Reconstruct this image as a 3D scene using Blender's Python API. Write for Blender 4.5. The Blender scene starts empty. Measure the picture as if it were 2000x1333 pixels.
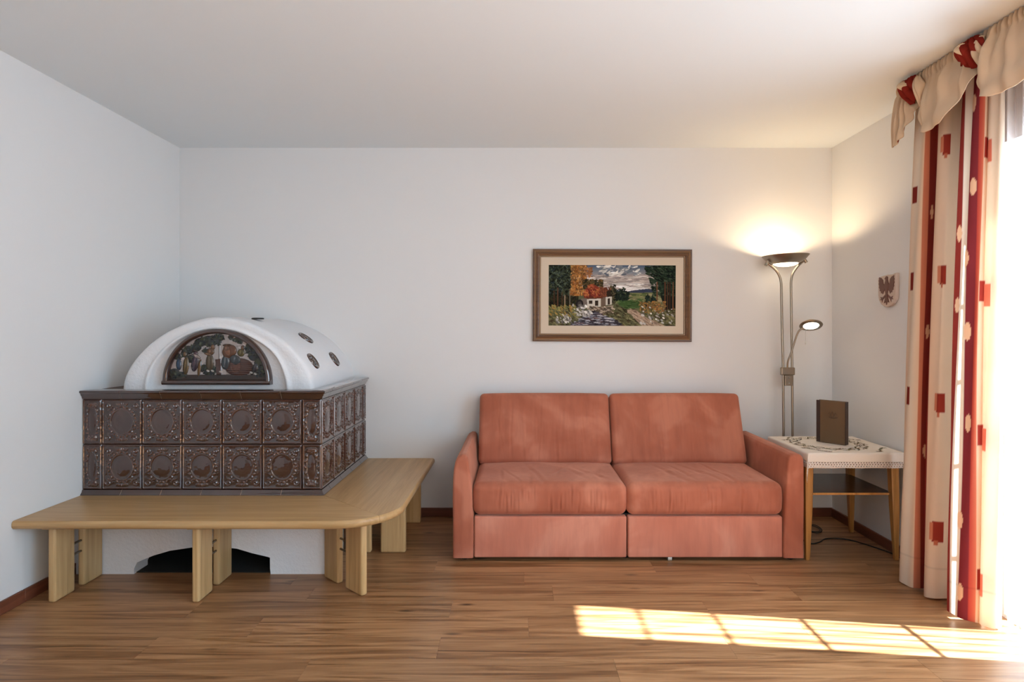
import bpy, math, random
import numpy as np
from mathutils import Vector, Matrix, noise as mnoise
random.seed(7); RNG = np.random.RandomState(7)
PI = math.pi
sc = bpy.context.scene
COL = sc.collection

# ------------------------------------------------------------------ camera, world, sun, lights, exposure
XL, XR, YB, YF, ZC = -2.373, 2.215, 4.231, -1.5, 2.593      # room: left, right, back, front walls, ceiling
cam_d = bpy.data.cameras.new('camera'); cam = bpy.data.objects.new('camera', cam_d); COL.objects.link(cam)
cam.location = (0, 0, 1.3); cam.rotation_euler = (PI/2, 0, 0)
cam_d.sensor_width = 36; cam_d.lens = 1175/2000*36
cam_d.shift_x = -10/2000; cam_d.shift_y = -18.5/2000
cam_d.clip_start = 0.02
sc.camera = cam

w = bpy.data.worlds.new('world'); sc.world = w; w.use_nodes = True
wn = w.node_tree.nodes; wn['Background'].inputs[0].default_value = (0.72, 0.85, 1.0, 1)
wn['Background'].inputs[1].default_value = 2.2

def light(kind, name, loc, direction, energy, color, **kw):
    d = bpy.data.lights.new(name, kind); d.energy = energy; d.color = color
    for k, v in kw.items(): setattr(d, k, v)
    o = bpy.data.objects.new(name, d); COL.objects.link(o)
    o.location = loc
    o.rotation_euler = Vector(direction).to_track_quat('-Z', 'Y').to_euler()
    return o
light('SUN', 'sun', (6, 0, 6), (-0.715, 0.090, -0.693), 88.0, (0.90, 0.95, 1.0), angle=math.radians(0.75))
# daylight of the sky through the big side window and the balcony door, and an added rear fill with no window
light('AREA', 'side_window_daylight', (XR+0.28, 0.35, 1.35), (-1, 0.12, -0.08), 98, (0.41, 0.715, 1.0),
      shape='RECTANGLE', size=1.9, size_y=1.7)
light('AREA', 'balcony_door_daylight', (XR+0.30, 2.50, 1.10), (-1, 0.0, -0.25), 40, (0.80, 0.90, 1.0),
      shape='RECTANGLE', size=0.46, size_y=2.0)
light('AREA', 'rear_fill', (1.35, YF+0.02, 1.40), (0.02, 1, -0.04), 45, (1.0, 0.94, 0.84),
      shape='RECTANGLE', size=1.5, size_y=1.6)

vs = sc.view_settings
vs.view_transform = 'Standard'; vs.look = 'None'; vs.gamma = 1.0; vs.use_curve_mapping = False
vs.exposure = 0.08
sc.cycles.use_denoising = True
sc.cycles.max_bounces = 9; sc.cycles.diffuse_bounces = 5; sc.cycles.glossy_bounces = 4
sc.cycles.transmission_bounces = 5; sc.cycles.transparent_max_bounces = 10
sc.cycles.caustics_reflective = False; sc.cycles.caustics_refractive = False
sc.cycles.sample_clamp_indirect = 4.0

# ------------------------------------------------------------------ helpers
def L(r, g, b):
    f = lambda c: (c/255/12.92) if c/255 <= 0.04045 else ((c/255+0.055)/1.055)**2.4
    return (f(r), f(g), f(b), 1.0)

def mat(name, color=(0.8,0.8,0.8,1), rough=0.5, metal=0.0, **kw):
    m = bpy.data.materials.new(name); m.use_nodes = True
    b = m.node_tree.nodes['Principled BSDF']
    b.inputs['Base Color'].default_value = color
    b.inputs['Roughness'].default_value = rough
    b.inputs['Metallic'].default_value = metal
    for k, v in kw.items(): b.inputs[k.replace('_', ' ')].default_value = v
    return m
def N(m, t, **kw):
    n = m.node_tree.nodes.new(t)
    for k, v in kw.items(): setattr(n, k, v)
    return n
def LK(m, a, ai, b, bi): m.node_tree.links.new(a.outputs[ai], b.inputs[bi])
def coords(m, scale=(1,1,1), rnd=False):
    tc = N(m, 'ShaderNodeTexCoord'); mp = N(m, 'ShaderNodeMapping')
    mp.inputs['Scale'].default_value = scale
    LK(m, tc, 'Object', mp, 'Vector')
    if rnd:
        oi = N(m, 'ShaderNodeObjectInfo'); mul = N(m, 'ShaderNodeVectorMath', operation='SCALE')
        mul.inputs[0].default_value = (37.0, 53.0, 71.0)
        LK(m, oi, 'Random', mul, 'Scale'); LK(m, mul, 0, mp, 'Location')
    return mp
def noise(m, src, scale=5, detail=4, rough=0.55, dist=0.0):
    n = N(m, 'ShaderNodeTexNoise'); n.inputs['Scale'].default_value = scale
    n.inputs['Detail'].default_value = detail; n.inputs['Roughness'].default_value = rough
    n.inputs['Distortion'].default_value = dist
    LK(m, src, 0, n, 'Vector'); return n
def ramp(m, src, stops, si='Fac'):
    r = N(m, 'ShaderNodeValToRGB'); e = r.color_ramp.elements
    while len(e) < len(stops): e.new(0.5)
    for i, (p, c) in enumerate(stops): e[i].position = p; e[i].color = c
    m.node_tree.links.new(src.outputs[si], r.inputs[0]); return r
def bump(m, src, out, strength, dist=0.002, chain=None):
    b = N(m, 'ShaderNodeBump'); b.inputs['Strength'].default_value = strength; b.inputs['Distance'].default_value = dist
    m.node_tree.links.new(src.outputs[out], b.inputs['Height'])
    if chain: LK(m, chain, 0, b, 'Normal')
    LK(m, b, 0, m.node_tree.nodes['Principled BSDF'], 'Normal'); return b
def base(m, node, out='Color'): m.node_tree.links.new(node.outputs[out], m.node_tree.nodes['Principled BSDF'].inputs['Base Color'])
def mixc(m, f, a, b, blend='MIX'):
    x = N(m, 'ShaderNodeMix', data_type='RGBA', blend_type=blend)
    if isinstance(f, (int, float)): x.inputs[0].default_value = f
    else: m.node_tree.links.new(f[0].outputs[f[1]], x.inputs[0])
    for i, v in ((6, a), (7, b)):
        if isinstance(v, tuple) and not hasattr(v[0], 'outputs'): x.inputs[i].default_value = v
        else: m.node_tree.links.new(v[0].outputs[v[1]], x.inputs[i])
    return x

def wood(name, axis, stops, rough=0.35, s=1.0, rnd=False, knots=False, fine=0.35, bumpy=0.15):
    m = mat(name, rough=rough)
    lo, hi = 1.1*s, 22*s
    sc1 = [hi, hi, hi]; sc1[axis] = lo
    mp = coords(m, tuple(sc1), rnd)
    n1 = noise(m, mp, 1.0, 5, 0.62, 1.2)
    sc2 = [160*s]*3; sc2[axis] = 3.0*s
    mp2 = coords(m, tuple(sc2), rnd)
    n2 = noise(m, mp2, 1.0, 3, 0.6, 0.2)
    r = ramp(m, n1, stops)
    r2 = ramp(m, n2, [(0.3, (0.55,0.55,0.55,1)), (0.62, (1,1,1,1))])
    mx = mixc(m, fine, (r, 0), (r2, 0), 'MULTIPLY')
    out = (mx, 2)
    if knots:
        mp3 = coords(m, tuple([5.5 if a == axis else 17 for a in range(3)]), rnd)
        v = N(m, 'ShaderNodeTexVoronoi'); v.inputs['Scale'].default_value = 0.42
        LK(m, mp3, 0, v, 'Vector')
        k = ramp(m, v, [(0.02, (1,1,1,1)), (0.12, (0,0,0,1))], 'Distance')
        kk = mixc(m, (k, 0), out, L(74, 50, 34)); out = (kk, 2)
    if rnd:
        oi = N(m, 'ShaderNodeObjectInfo')
        hs = N(m, 'ShaderNodeHueSaturation')
        mr = N(m, 'ShaderNodeMapRange'); mr.inputs[3].default_value = 0.84; mr.inputs[4].default_value = 1.16
        LK(m, oi, 'Random', mr, 0); LK(m, mr, 0, hs, 'Value'); LK(m, out[0], out[1], hs, 'Color'); out = (hs, 0)
    m.node_tree.nodes['Principled BSDF'].inputs['Specular IOR Level'].default_value = 0.4
    base(m, out[0], out[1])
    bump(m, n2, 0, bumpy, 0.0006)
    return m

def link(o, parent=None):
    COL.objects.link(o)
    if parent is not None: o.parent = parent
    return o
def tag(o, label=None, cat=None, group=None, kind=None):
    if label: o['label'] = label
    if cat: o['category'] = cat
    if group: o['group'] = group
    if kind: o['kind'] = kind
    return o
def empty(name, loc=(0,0,0), rz=0.0):
    o = bpy.data.objects.new(name, None); COL.objects.link(o); o.location = loc; o.rotation_euler = (0,0,rz)
    o.empty_display_size = 0.05
    return o
def mesh(name, verts, faces, m=None, parent=None, smooth=None, loc=None):
    me = bpy.data.meshes.new(name)
    me.from_pydata([tuple(map(float, v)) for v in verts], [], [tuple(int(i) for i in f) for f in faces])
    me.update()
    if m:
        for q in (m if isinstance(m, (list, tuple)) else [m]): me.materials.append(q)
    if smooth is not None:
        me.polygons.foreach_set('use_smooth', [True]*len(me.polygons))
        if smooth < 180: me.set_sharp_from_angle(angle=math.radians(smooth))
    o = bpy.data.objects.new(name, me); link(o, parent)
    if loc: o.location = loc
    return o
class MB:
    def __init__(s): s.v = []; s.f = []; s.mi = []
    def add(s, v, f, mi=0):
        n = len(s.v); s.v += [tuple(p) for p in v]; s.f += [tuple(i+n for i in q) for q in f]; s.mi += [mi]*len(f); return s
    def box(s, x0, x1, y0, y1, z0, z1, M=None):
        v = [(x,y,z) for z in (z0,z1) for y in (y0,y1) for x in (x0,x1)]
        if M is not None: v = [tuple(M @ Vector(p)) for p in v]
        return s.add(v, [(0,2,3,1),(4,5,7,6),(0,1,5,4),(2,6,7,3),(0,4,6,2),(1,3,7,5)])
    def tube(s, pts, r, n=12, cap=True):
        pts = [Vector(p) for p in pts]; rr = r if isinstance(r, (list, tuple)) else [r]*len(pts)
        rings = []; up = None
        for i, p in enumerate(pts):
            t = (pts[min(i+1, len(pts)-1)] - pts[max(i-1, 0)]).normalized()
            if up is None: up = Vector((0,0,1)) if abs(t.z) < 0.9 else Vector((1,0,0))
            a = (up - t*up.dot(t)).normalized(); b = t.cross(a); up = a
            rings.append([p + (a*math.cos(2*PI*k/n) + b*math.sin(2*PI*k/n))*rr[i] for k in range(n)])
        v = [q for R in rings for q in R]; f = []
        for i in range(len(pts)-1):
            for k in range(n): f.append((i*n+k, i*n+(k+1)%n, (i+1)*n+(k+1)%n, (i+1)*n+k))
        if cap: f.append(tuple(range(n))[::-1]); f.append(tuple((len(pts)-1)*n+k for k in range(n)))
        return s.add(v, f)
    def lathe(s, prof, c=(0,0,0), n=32, M=None):
        v = []; f = []
        for (r, z) in prof:
            for k in range(n):
                p = Vector((r*math.cos(2*PI*k/n), r*math.sin(2*PI*k/n), z))
                if M is not None: p = M @ p
                v.append(tuple(p + Vector(c)))
        for i in range(len(prof)-1):
            for k in range(n): f.append((i*n+k, i*n+(k+1)%n, (i+1)*n+(k+1)%n, (i+1)*n+k))
        return s.add(v, f)
    def build(s, name, m=None, parent=None, smooth=None, bevel=0, seg=2, loc=None):
        o = mesh(name, s.v, s.f, m, parent, smooth, loc)
        if any(s.mi): o.data.polygons.foreach_set('material_index', s.mi)
        if bevel:
            b = o.modifiers.new('bevel', 'BEVEL'); b.width = bevel; b.segments = seg; b.limit_method = 'ANGLE'; b.angle_limit = math.radians(40)
            b.harden_normals = False
        return o
def prism(outline, y0, y1, axis='y'):
    """outline: list of (a, z), extruded along y (or other); returns verts, faces"""
    n = len(outline)
    if axis == 'y': v = [(a, y0, z) for a, z in outline] + [(a, y1, z) for a, z in outline]
    elif axis == 'z': v = [(a, b, y0) for a, b in outline] + [(a, b, y1) for a, b in outline]
    else: v = [(y0, a, z) for a, z in outline] + [(y1, a, z) for a, z in outline]
    f = [tuple(range(n)), tuple(range(2*n-1, n-1, -1))] + [(i, i+n, (i+1)%n+n, (i+1)%n) for i in range(n)]
    return v, f
def spline(P, n=8, closed=False):
    P = [Vector(p) for p in P]; out = []
    for i in range(len(P)-1):
        a = P[max(i-1,0)]; b = P[i]; c = P[i+1]; d = P[min(i+2, len(P)-1)]
        for k in range(n):
            t = k/n
            out.append(0.5*((2*b)+(c-a)*t+(2*a-5*b+4*c-d)*t*t+(3*b-a-3*c+d)*t**3))
    out.append(P[-1]); return out
def softbox(size, r, n, deform=None):
    """rounded box, base centred on the origin; n = cells per axis"""
    hx = [s/2 for s in size]
    ax = []
    for a in range(3):
        k = 5; e = np.linspace(0, r, k+1)
        inner = np.linspace(-hx[a]+r, hx[a]-r, max(2, n[a]-2*k)+1)
        c = np.concatenate([-hx[a]+e[:-1], inner, (hx[a]-e[::-1])[1:]])
        ax.append(c)
    nx, ny, nz = [len(c)-1 for c in ax]
    idx = {}; V = []
    def vi(i, j, k):
        t = (i, j, k)
        q = idx.get(t)
        if q is None: q = idx[t] = len(V); V.append((ax[0][i], ax[1][j], ax[2][k]))
        return q
    F = []
    for i in range(nx):
        for j in range(ny):
            F.append((vi(i,j,0), vi(i,j+1,0), vi(i+1,j+1,0), vi(i+1,j,0)))
            F.append((vi(i,j,nz), vi(i+1,j,nz), vi(i+1,j+1,nz), vi(i,j+1,nz)))
    for i in range(nx):
        for k in range(nz):
            F.append((vi(i,0,k), vi(i+1,0,k), vi(i+1,0,k+1), vi(i,0,k+1)))
            F.append((vi(i,ny,k), vi(i,ny,k+1), vi(i+1,ny,k+1), vi(i+1,ny,k)))
    for j in range(ny):
        for k in range(nz):
            F.append((vi(0,j,k), vi(0,j,k+1), vi(0,j+1,k+1), vi(0,j+1,k)))
            F.append((vi(nx,j,k), vi(nx,j+1,k), vi(nx,j+1,k+1), vi(nx,j,k+1)))
    P = np.array(V); h = np.array(hx)
    q = np.clip(P, -(h-r), h-r); d = P-q; ln = np.linalg.norm(d, axis=1, keepdims=True); ln[ln == 0] = 1
    P2 = q + d/ln*r
    if deform: P2 = deform(P2, d/ln)
    P2[:, 2] += hx[2]
    return P2, F
def set_colors(o, cols, name='Col'):
    a = o.data.color_attributes.new(name, 'FLOAT_COLOR', 'POINT')
    c = np.ones((len(cols), 4), np.float32); c[:, :3] = cols
    a.data.foreach_set('color', c.ravel())
def lin(a):
    a = np.asarray(a, float)/255
    return np.where(a <= 0.04045, a/12.92, ((a+0.055)/1.055)**2.4)
def dup(o, parent=None):
    c = o.copy(); COL.objects.link(c)
    if parent is not None: c.parent = parent
    return c

# ------------------------------------------------------------------ materials
M = {}
m = mat('wall_paint', L(221, 220, 219), 0.9); mp = coords(m); n1 = noise(m, mp, 90, 3); bump(m, n1, 0, 0.12, 0.002); M['wall'] = m
m = mat('ceiling_paint', L(224, 230, 233), 0.92); mp = coords(m); n1 = noise(m, mp, 60, 3); bump(m, n1, 0, 0.08, 0.002); M['ceiling'] = m
m = mat('plaster', L(226, 226, 228), 0.85); mp = coords(m); n1 = noise(m, mp, 70, 5, 0.6); n2 = noise(m, mp, 9, 3)
b1 = bump(m, n1, 0, 0.55, 0.006); bump(m, n2, 0, 0.4, 0.012, b1); M['plaster'] = m
M['floor_wood'] = wood('floor_plank_wood', 0, [(0.25, L(90,60,35)), (0.38, L(130,89,56)), (0.50, L(160,116,78)), (0.60, L(180,135,95)), (0.68, L(138,95,56)), (0.80, L(182,138,97))], 0.33, rnd=True, knots=True, fine=0.42)
M['beech_x'] = wood('beech_wood_along_x', 0, [(0.3, L(166,130,84)), (0.5, L(186,148,101)), (0.7, L(198,162,114))], 0.33, 0.9, fine=0.18, bumpy=0.05)
M['beech_y'] = wood('beech_wood_along_y', 1, [(0.3, L(166,130,84)), (0.5, L(186,148,101)), (0.7, L(198,162,114))], 0.33, 0.9, fine=0.18, bumpy=0.05)
M['beech_z'] = wood('beech_wood_upright', 2, [(0.3, L(172,138,90)), (0.5, L(194,158,110)), (0.7, L(206,172,124))], 0.4, 0.9, rnd=True, fine=0.18, bumpy=0.05)
M['table_wood'] = wood('table_leg_wood', 2, [(0.3, L(150,100,48)), (0.5, L(178,124,64)), (0.7, L(190,138,78))], 0.35, rnd=True, fine=0.2)
M['dark_wood'] = wood('dark_shelf_wood', 0, [(0.3, L(70,44,28)), (0.6, L(98,64,42))], 0.25, fine=0.3)
M['baseboard'] = wood('baseboard_wood', 0, [(0.3, L(92,50,34)), (0.6, L(122,70,50))], 0.4, fine=0.3)
M['baseboard_y'] = wood('baseboard_wood_y', 1, [(0.3, L(92,50,34)), (0.6, L(122,70,50))], 0.4, fine=0.3)
M['frame_wood'] = wood('picture_frame_wood', 0, [(0.3, L(74,48,30)), (0.6, L(110,76,50))], 0.35, fine=0.35)
M['gold_lip'] = mat('bronze_frame_lip', L(140, 108, 76), 0.4, 0.3)
# brown glaze: darker where it thins over recesses (painted by relief attribute)
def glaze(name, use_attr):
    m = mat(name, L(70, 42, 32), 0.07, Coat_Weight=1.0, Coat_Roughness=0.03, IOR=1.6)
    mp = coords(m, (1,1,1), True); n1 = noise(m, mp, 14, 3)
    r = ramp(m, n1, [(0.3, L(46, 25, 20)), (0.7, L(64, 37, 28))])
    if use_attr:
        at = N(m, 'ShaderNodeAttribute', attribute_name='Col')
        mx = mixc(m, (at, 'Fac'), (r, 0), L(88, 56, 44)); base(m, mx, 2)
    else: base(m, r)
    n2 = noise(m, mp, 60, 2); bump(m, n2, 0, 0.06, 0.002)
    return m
M['glaze'] = glaze('brown_tile_glaze', True); M['glaze_plain'] = glaze('brown_moulding_glaze', False)
M['grout'] = mat('tile_grout', L(96, 78, 68), 0.9)
M['joint'] = mat('joint_mortar', L(176, 158, 142), 0.9)
M['dark_inside'] = mat('dark_masonry', L(26, 23, 21), 0.97)  # near-black colour deepens the shade inside the closed arch
def suede(name, c1, c2, c3):
    m = mat(name, c2, 0.85, Sheen_Weight=0.4, Sheen_Roughness=0.45)
    m.node_tree.nodes['Principled BSDF'].inputs['Sheen Tint'].default_value = L(255, 200, 175)
    mp = coords(m, (1, 1, 1), True); n1 = noise(m, mp, 3.2, 3, 0.5, 0.6); n2 = noise(m, mp, 600, 2)
    mp2 = coords(m, (30, 30, 4), True); n3 = noise(m, mp2, 1.0, 3, 0.6)
    r = ramp(m, n1, [(0.33, c1), (0.52, c2), (0.63, c3)])
    r3 = ramp(m, n3, [(0.3, (0.82,0.80,0.80,1)), (0.6, (1,1,1,1))])
    mx = mixc(m, 0.7, (r, 0), (r3, 0), 'MULTIPLY'); base(m, mx, 2)
    b = bump(m, n2, 0, 0.2, 0.0006); bump(m, n3, 0, 0.10, 0.003, b)
    return m
M['suede'] = suede('terracotta_suede', L(160, 86, 60), L(172, 98, 72), L(186, 114, 88))
M['suede_lit'] = suede('terracotta_suede_pale_nap_lit', L(186, 110, 86), L(196, 122, 98), L(206, 136, 112))  # paler nap, with bounce light on the base panels put into the colour
M['black'] = mat('black_plastic', L(22, 21, 20), 0.5)
M['steel'] = mat('brushed_nickel', L(158, 146, 131), 0.34, 1.0)
mp = coords(M['steel'], (1, 1, 90)); n1 = noise(M['steel'], mp, 6, 3); bump(M['steel'], n1, 0, 0.08, 0.001)
M['chrome'] = mat('chrome', L(190, 190, 190), 0.15, 1.0)
M['rod'] = mat('steel_rod', L(130, 128, 126), 0.25, 1.0)
M['white_plastic'] = mat('clear_plastic', L(190, 186, 178), 0.3)
def emit(name, color, s):
    m = mat(name, color, 0.4); b = m.node_tree.nodes['Principled BSDF']
    b.inputs['Emission Color'].default_value = color; b.inputs['Emission Strength'].default_value = s
    return m
M['lamp_glass'] = emit('lit_lamp_glass', (1.0, 0.83, 0.58, 1), 6.0)
M['lamp_glass2'] = emit('lit_reading_glass', (1.0, 0.86, 0.64, 1), 9.0)
def attr_mat(name, rough=0.8, bumpscale=None, spec=0.3, **kw):
    m = mat(name, rough=rough, **kw); at = N(m, 'ShaderNodeVertexColor', layer_name='Col'); base(m, at)
    m.node_tree.nodes['Principled BSDF'].inputs['Specular IOR Level'].default_value = spec
    if bumpscale:
        mp = coords(m); n1 = noise(m, mp, bumpscale, 2); bump(m, n1, 0, 0.3, 0.001)
    return m
M['tapestry'] = attr_mat('tapestry_stitches', 0.95, 700, 0.1)
M['relief'] = attr_mat('glazed_relief', 0.2, None, 0.5)
M['mat_linen'] = mat('linen_mount', L(205, 188, 166), 0.95); mp = coords(M['mat_linen']); n1 = noise(M['mat_linen'], mp, 500, 2); bump(M['mat_linen'], n1, 0, 0.3, 0.001)

def cloth(name, attr=None, color=None, trans=0.4, transp=0.0, wave=None):
    m = bpy.data.materials.new(name); m.use_nodes = True; nt = m.node_tree; nt.nodes.clear()
    out = N(m, 'ShaderNodeOutputMaterial'); d = N(m, 'ShaderNodeBsdfDiffuse'); t = N(m, 'ShaderNodeBsdfTranslucent'); mx = N(m, 'ShaderNodeMixShader')
    mx.inputs[0].default_value = trans
    if attr:
        at = N(m, 'ShaderNodeVertexColor', layer_name='Col'); LK(m, at, 0, d, 0); LK(m, at, 0, t, 0)
    else: d.inputs[0].default_value = color; t.inputs[0].default_value = color
    mp = coords(m); n1 = noise(m, mp, 500, 2); b = N(m, 'ShaderNodeBump'); b.inputs['Strength'].default_value = 0.15; b.inputs['Distance'].default_value = 0.001
    LK(m, n1, 0, b, 'Height'); LK(m, b, 0, d, 'Normal')
    LK(m, d, 0, mx, 1); LK(m, t, 0, mx, 2)
    last = mx
    if transp:
        tr = N(m, 'ShaderNodeBsdfTransparent'); m2 = N(m, 'ShaderNodeMixShader')
        LK(m, tr, 0, m2, 1); LK(m, mx, 0, m2, 2)
        at = N(m, 'ShaderNodeAttribute', attribute_name='dens'); LK(m, at, 'Fac', m2, 0)
        last = m2
    LK(m, last, 0, out, 0); return m
M['curtain'] = cloth('printed_curtain_cloth', attr=True, trans=0.30)
M['sheer'] = cloth('white_voile', color=L(245, 246, 250), trans=0.55, transp=1.0)
M['valance'] = cloth('cream_valance_cloth', color=L(222, 197, 168), trans=0.22)
M['valance_red'] = cloth('dark_red_valance_lining', color=L(128, 42, 34), trans=0.15)
M['table_linen'] = cloth('white_table_linen', color=L(236, 226, 214), trans=0.1)
M['lace'] = cloth('white_lace', color=L(236, 224, 214), trans=0.2)
M['thread'] = attr_mat('embroidery_thread', 0.7)
M['pvc'] = mat('white_door_frame', L(225, 228, 232), 0.4)
m = mat('window_glass', (1,1,1,1), 0.0); nt = m.node_tree
g = N(m, 'ShaderNodeBsdfTransparent'); g.inputs[0].default_value = (0.95,0.97,0.97,1); gl = N(m, 'ShaderNodeBsdfGlossy'); gl.inputs['Roughness'].default_value = 0.02
mx = N(m, 'ShaderNodeMixShader'); mx.inputs[0].default_value = 0.05; LK(m, g, 0, mx, 1); LK(m, gl, 0, mx, 2)
LK(m, mx, 0, nt.nodes['Material Output'], 0); M['glass'] = m

# ------------------------------------------------------------------ the room
T = 0.30
DO = (2.27, 2.735, 0.0, 2.16)                # balcony door opening in the right wall: y0, y1, z0, z1
WO = (-0.65, 1.35, 0.45, 2.25)              # side window opening
fl = MB().box(XL, XR+T, YF, YB, -0.12, -0.010).build('floor', M['grout']); tag(fl, kind='structure')
tag(MB().box(XL-T, XR+T, YF-T, YB+T, ZC, ZC+0.2).build('ceiling', M['ceiling']), kind='structure')
tag(MB().box(XL-T, XL, YF-T, YB+T, -0.12, ZC).build('wall_left', M['wall']), kind='structure')
tag(MB().box(XL, XR+T, YB, YB+T, -0.12, ZC).build('wall_back', M['wall']), kind='structure')
tag(MB().box(XL, XR+T, YF-T, YF, -0.12, ZC).build('wall_front', M['wall']), kind='structure')
b = MB()
b.box(XR, XR+T, YF, WO[0], 0, ZC); b.box(XR, XR+T, WO[1], DO[0], 0, ZC); b.box(XR, XR+T, DO[1], YB, 0, ZC)
b.box(XR, XR+T, WO[0], WO[1], 0, WO[2]); b.box(XR, XR+T, WO[0], WO[1], WO[3], ZC); b.box(XR, XR+T, DO[0], DO[1], DO[3], ZC)
tag(b.build('wall_right', M['wall']), kind='structure')
# planks: rows of 0.172 m, joints measured in the photograph
ROW0, RW, PL = 2.387, 0.172, 1.2
joints = {0: -0.323, -1: 0.383, 1: 0.05, 2: -0.31, 3: 0.178, 4: 0.037, 5: -0.45, 6: 0.30, 7: -0.1, 8: 0.5, 9: 0.2, 10: -0.3}
pv, pf = prism([(0, 0), (PL-0.0006, 0), (PL-0.0006, RW-0.0006), (0, RW-0.0006)], -0.010, 0.0, 'z')
pm = None
k = -22
while True:
    y0 = ROW0 + k*RW
    if y0 > YB: break
    if y0 + RW > YF:
        j = joints.get(k, (k*0.437) % PL)
        x0 = j - PL*math.ceil((j-XL)/PL)
        ya, yb = max(y0, YF), min(y0+RW, YB)
        while x0 < XR:
            a, c = max(x0, XL), min(x0+PL, XR)
            if c-a > 0.02:
                full = (c-a > PL-0.001 and yb-ya > RW-0.001)
                if full and pm: o = bpy.data.objects.new('plank', pm); link(o, fl)
                else:
                    v, f = prism([(0, 0), (c-a-0.0007, 0), (c-a-0.0007, yb-ya-0.0007), (0, yb-ya-0.0007)], -0.010, 0.0, 'z')
                    o = mesh('plank', v, [tuple(reversed(q)) for q in f], M['floor_wood'], fl)
                    if full: pm = o.data
                o.location = (a, ya, 0)
            x0 += PL
    k += 1
def board(name, x0, x1, y0, y1, mt):
    o = MB().box(x0, x1, y0, y1, 0.0, 0.062).build(name, mt, bevel=0.004); tag(o, kind='structure'); return o
board('baseboard_back', -1.03, XR, YB-0.014, YB, M['baseboard'])
board('baseboard_left', XL, XL+0.014, 2.885, 3.22, M['baseboard_y'])
board('baseboard_left', XL, XL+0.014, YF, 2.883, M['baseboard_y'])
board('baseboard_right', XR-0.014, XR, DO[1]+0.02, YB-0.014, M['baseboard_y'])
board('baseboard_right', XR-0.014, XR, YF, DO[0]-0.02, M['baseboard_y'])
# balcony door: frame, glazing bars, glass
d = empty('door_1', (XR+0.15, DO[0], 0)); tag(d, kind='structure')
W_ = DO[1]-DO[0]; H_ = DO[3]
MB().box(-0.03, 0.03, 0, 0.045, 0.02, H_).box(-0.03, 0.03, W_-0.045, W_, 0.02, H_).box(-0.03, 0.03, 0.045, W_-0.045, H_-0.06, H_).box(-0.03, 0.03, 0.045, W_-0.045, 0.02, 0.10).build('door_frame', M['pvc'], d, bevel=0.004)
for z in (0.64, 1.05, 1.42, 1.75):
    MB().box(-0.006, 0.006, 0.045, W_-0.045, z-0.008, z+0.008).build('glazing_bar', M['pvc'], d, bevel=0.002)
MB().box(-0.004, 0.004, 0.045, W_-0.045, 0.10, H_-0.06).build('pane', M['glass'], d)
MB().box(-0.15, 0.15, 0, W_, -0.01, 0.018).build('threshold', M['pvc'], d, bevel=0.003)
d = empty('window_1', (XR+0.15, WO[0], WO[2])); tag(d, kind='structure')
W_ = WO[1]-WO[0]; H_ = WO[3]-WO[2]
b = MB(); t_ = 0.05
for (a, c) in ((0, t_), (W_/2-t_/2, W_/2+t_/2), (W_-t_, W_)): b.box(-0.03, 0.03, a, c, 0, H_)
b.box(-0.03, 0.03, t_, W_/2-t_/2, 0, t_).box(-0.03, 0.03, t_, W_/2-t_/2, H_-t_, H_).box(-0.03, 0.03, W_/2+t_/2, W_-t_, 0, t_).box(-0.03, 0.03, W_/2+t_/2, W_-t_, H_-t_, H_)
b.build('window_frame', M['pvc'], d, bevel=0.004)
MB().box(-0.19, 0.15, -0.03, W_+0.03, -0.03, 0.0).build('window_sill', M['pvc'], d, bevel=0.004)
for i in (0, 1): MB().box(-0.004, 0.004, t_+i*W_/2-(i*t_/2), W_/2-t_/2+i*(W_/2-t_/2), t_, H_-t_).build('pane', M['glass'], d)

# ------------------------------------------------------------------ tiled stove
SX, SY = -1.0685, 3.285                     # right and front face of the tiled body
stove = empty('tiled_stove', ((XL+SX)/2, SY, 0)); SO = Vector(stove.location)
tag(stove, 'brown glazed tiled stove with a white plastered dome in the room corner', 'stove')
def sloc(v): return [tuple(Vector(p)-SO) for p in v]
def smesh(name, v, f, mt, smooth=None, parent=None, bevel=0, seg=2):
    o = mesh(name, sloc(v), f, mt, parent or stove, smooth)
    if bevel:
        q = o.modifiers.new('bevel', 'BEVEL'); q.width = bevel; q.segments = seg; q.limit_method = 'ANGLE'; q.angle_limit = math.radians(40)
    return o
# plastered plinth with the low ragged arch
BX, BY = -1.0285, 3.222
hole = [(-2.052,0.0),(-2.0515,0.03),(-2.036,0.062),(-2.00,0.078),(-1.945,0.10),(-1.86,0.125),(-1.745,0.142),(-1.60,0.147),(-1.50,0.136),(-1.42,0.112),(-1.335,0.092),(-1.324,0.088),(-1.3235,0.03),(-1.320,0.0)]
outer = [(XL,0.0)] + hole + [(BX,0.0),(BX,0.368),(XL,0.368)]
def slab_with_hole(y0, y1):
    n = len(hole); v = []; f = []
    top = [(x, 0.368) for x, z in hole]
    for y in (y0, y1):
        v += [(x, y, z) for x, z in hole] + [(x, y, z) for x, z in top] + [(XL, y, 0), (XL, y, 0.368), (BX, y, 0), (BX, y, 0.368)]
    S = 2*n+4
    for s_ in (0, S):
        for i in range(n-1):
            q = (s_+i, s_+i+1, s_+n+i+1, s_+n+i); f.append(q if s_ else q[::-1])
        q = (s_+2*n, s_, s_+n, s_+2*n+1); f.append(q if s_ else q[::-1])
        q = (s_+n-1, s_+2*n+2, s_+2*n+3, s_+2*n-1); f.append(q if s_ else q[::-1])
    for i in range(n-1): f.append((i, i+1, S+i+1, S+i))
    f.append((2*n+2, S+2*n+2, S+2*n+3, 2*n+3))
    return v, f
v, f = slab_with_hole(BY, BY+0.12)
b = MB().add(v, f); b.box(BX-0.10, BX, BY+0.1201, YB, 0, 0.368)
smesh('plaster_base', b.v, b.f, M['plaster'], 35)
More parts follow.
